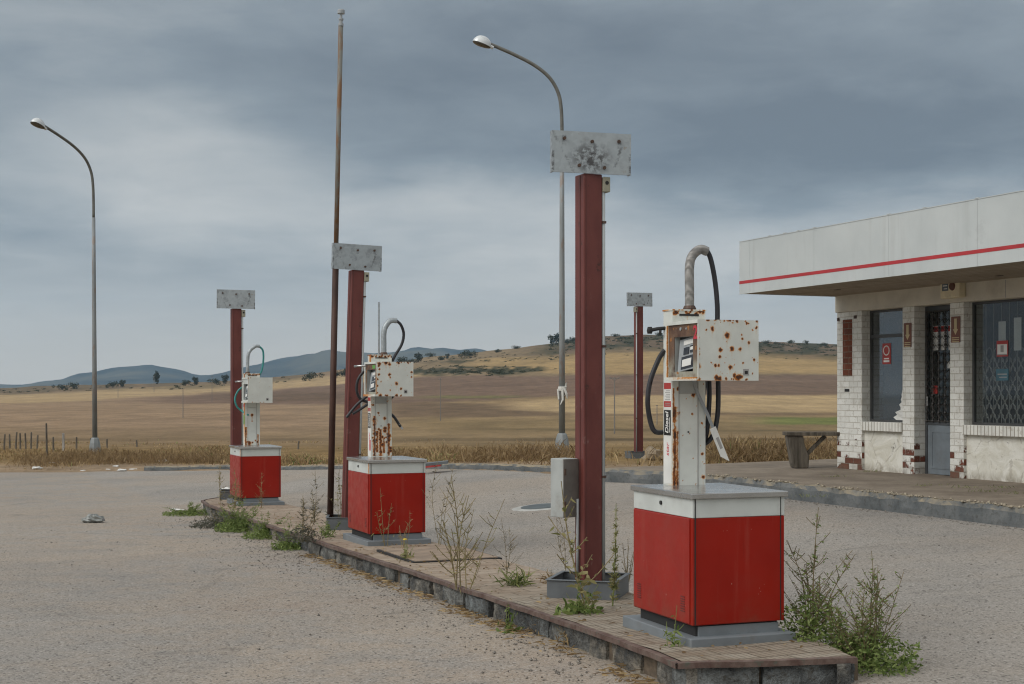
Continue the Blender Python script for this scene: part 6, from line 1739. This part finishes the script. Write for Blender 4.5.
# cloud deck seen in perspective: direction divided by height
den = m.math('ADD', zc, 0.26)
cx = m.math('DIVIDE', x, den); cy = m.math('DIVIDE', y, den)
cmb = m.n('ShaderNodeCombineXYZ'); m.l(cx, cmb.inputs[0]); m.l(m.math('MULTIPLY', cy, 1.0), cmb.inputs[1])
P = cmb.outputs[0]
n1 = m.noise(0.8, 5, .5, P, .2); n2 = m.noise(2.2, 6, .55, P, .2); n3 = m.noise(0.45, 3, .5, P, .3)
den2 = m.math('ADD', zc, 0.12); cm2 = m.n('ShaderNodeCombineXYZ'); m.l(m.math('DIVIDE', x, den2), cm2.inputs[0]); m.l(m.math('DIVIDE', y, den2), cm2.inputs[1])
n4 = m.noise(3.4, 8, .6, cm2.outputs[0], .35)
# azimuth and elevation of a direction
az = m.math('ARCTAN2', x, y)
fld = m.math('ADD', m.math('MULTIPLY', m.math('SUBTRACT', n1, .5), .9), m.math('ADD', m.math('MULTIPLY', m.math('SUBTRACT', n2, .5), .50), m.math('MULTIPLY', m.math('SUBTRACT', n3, .5), .4)))
waz = m.math('ADD', az, m.math('MULTIPLY', m.math('SUBTRACT', n1, .5), .30)); wel = m.math('ADD', z, m.math('MULTIPLY', m.math('SUBTRACT', n2, .5), .09))
def blob(a0, e0, ra, re, k):
    a = m.math('DIVIDE', m.math('SUBTRACT', waz, a0), ra); e = m.math('DIVIDE', m.math('SUBTRACT', wel, e0), re)
    d = m.math('ADD', m.math('MULTIPLY', a, a), m.math('MULTIPLY', e, e))
    return m.math('MULTIPLY', m.mr(d, 0, 1.6, 1, 0), k)
tot = m.math('ADD', m.math('MULTIPLY', fld, 0.50), m.math('MULTIPLY', m.math('SUBTRACT', n4, .5), .42))
for b in BLOBS: tot = m.math('ADD', tot, blob(*b))
base = m.mr(z, 0.0, 0.30, .66, .40, smooth=False)
tone = m.math('ADD', base, tot)
c = m.ramp(tone, CLOUD_STOPS)
# cloud overhead and behind, out of view, brightened by a gain added for lighting
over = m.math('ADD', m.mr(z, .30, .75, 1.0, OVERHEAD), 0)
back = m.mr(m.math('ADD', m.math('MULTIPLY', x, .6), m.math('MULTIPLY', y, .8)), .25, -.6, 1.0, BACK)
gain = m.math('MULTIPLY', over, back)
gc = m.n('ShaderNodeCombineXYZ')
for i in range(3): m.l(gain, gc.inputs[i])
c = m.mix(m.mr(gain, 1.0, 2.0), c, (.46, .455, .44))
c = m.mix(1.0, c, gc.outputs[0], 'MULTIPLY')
hor = m.mr(z, .0, .12, .85, 0)
c = m.mix(hor, c, (.64, .59, .515))
gnd = m.mr(z, -.02, 0.0, 1, 0)
c = m.mix(gnd, c, (.20, .19, .17))
c = m.mix(1.0, c, (10, 10, 10), 'MULTIPLY') if False else c
vm = m.n('ShaderNodeVectorMath', operation='SCALE'); m.l(c, vm.inputs[0]); vm.inputs['Scale'].default_value = 10.0
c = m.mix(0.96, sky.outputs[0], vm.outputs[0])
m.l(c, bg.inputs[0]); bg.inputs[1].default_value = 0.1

sd = bpy.data.lights.new('sun', 'SUN'); sd.energy = SUN_E; sd.angle = R(35); sd.color = (1.0, .97, .93)
so = bpy.data.objects.new('sun', sd); col.objects.link(so)
dirv = Vector((math.sin(AZ) * math.cos(EL), math.cos(AZ) * math.cos(EL), math.sin(EL)))
so.rotation_euler = dirv.to_track_quat('Z', 'Y').to_euler()

if HAZE > 0:
    mb = MB(); mb.box(-12000, 12000, -200, 7900, -110, 520); ho = mb.build('haze', [], uv=False)
    hm = bpy.data.materials.new('haze_air'); hm.use_nodes = True; ht = hm.node_tree; ht.nodes.clear()
    o = ht.nodes.new('ShaderNodeOutputMaterial'); pv = ht.nodes.new('ShaderNodeVolumePrincipled')
    pv.inputs['Color'].default_value = (.46, .73, 1.0, 1); pv.inputs['Density'].default_value = HAZE; pv.inputs['Anisotropy'].default_value = .1
    ht.links.new(pv.outputs[0], o.inputs['Volume']); ho.data.materials.append(hm); tag(ho, kind='stuff')

cam = bpy.data.cameras.new('camera'); co = bpy.data.objects.new('camera', cam); col.objects.link(co)
cam.sensor_width = 36.0; cam.sensor_fit = 'HORIZONTAL'; cam.lens = F * 36 / 1024
cam.shift_y = (HZ - 342) / 1024; cam.clip_start = .1; cam.clip_end = 30000
co.location = (0, 0, ZC); co.rotation_euler = (R(90), 0, 0); scene.camera = co
vs_ = scene.view_settings; vs_.view_transform = 'Standard'; vs_.look = 'None'; vs_.gamma = 1; vs_.exposure = EXPO; vs_.use_curve_mapping = False
scene.render.engine = 'CYCLES'; cy_ = scene.cycles
cy_.use_denoising = True; cy_.filter_width = 1.15; cy_.max_bounces = 6; cy_.diffuse_bounces = 3; cy_.glossy_bounces = 3; cy_.transparent_max_bounces = 8; cy_.volume_bounces = 1; cy_.transmission_bounces = 2
try: cy_.denoiser = 'OPENIMAGEDENOISE'
except Exception: pass
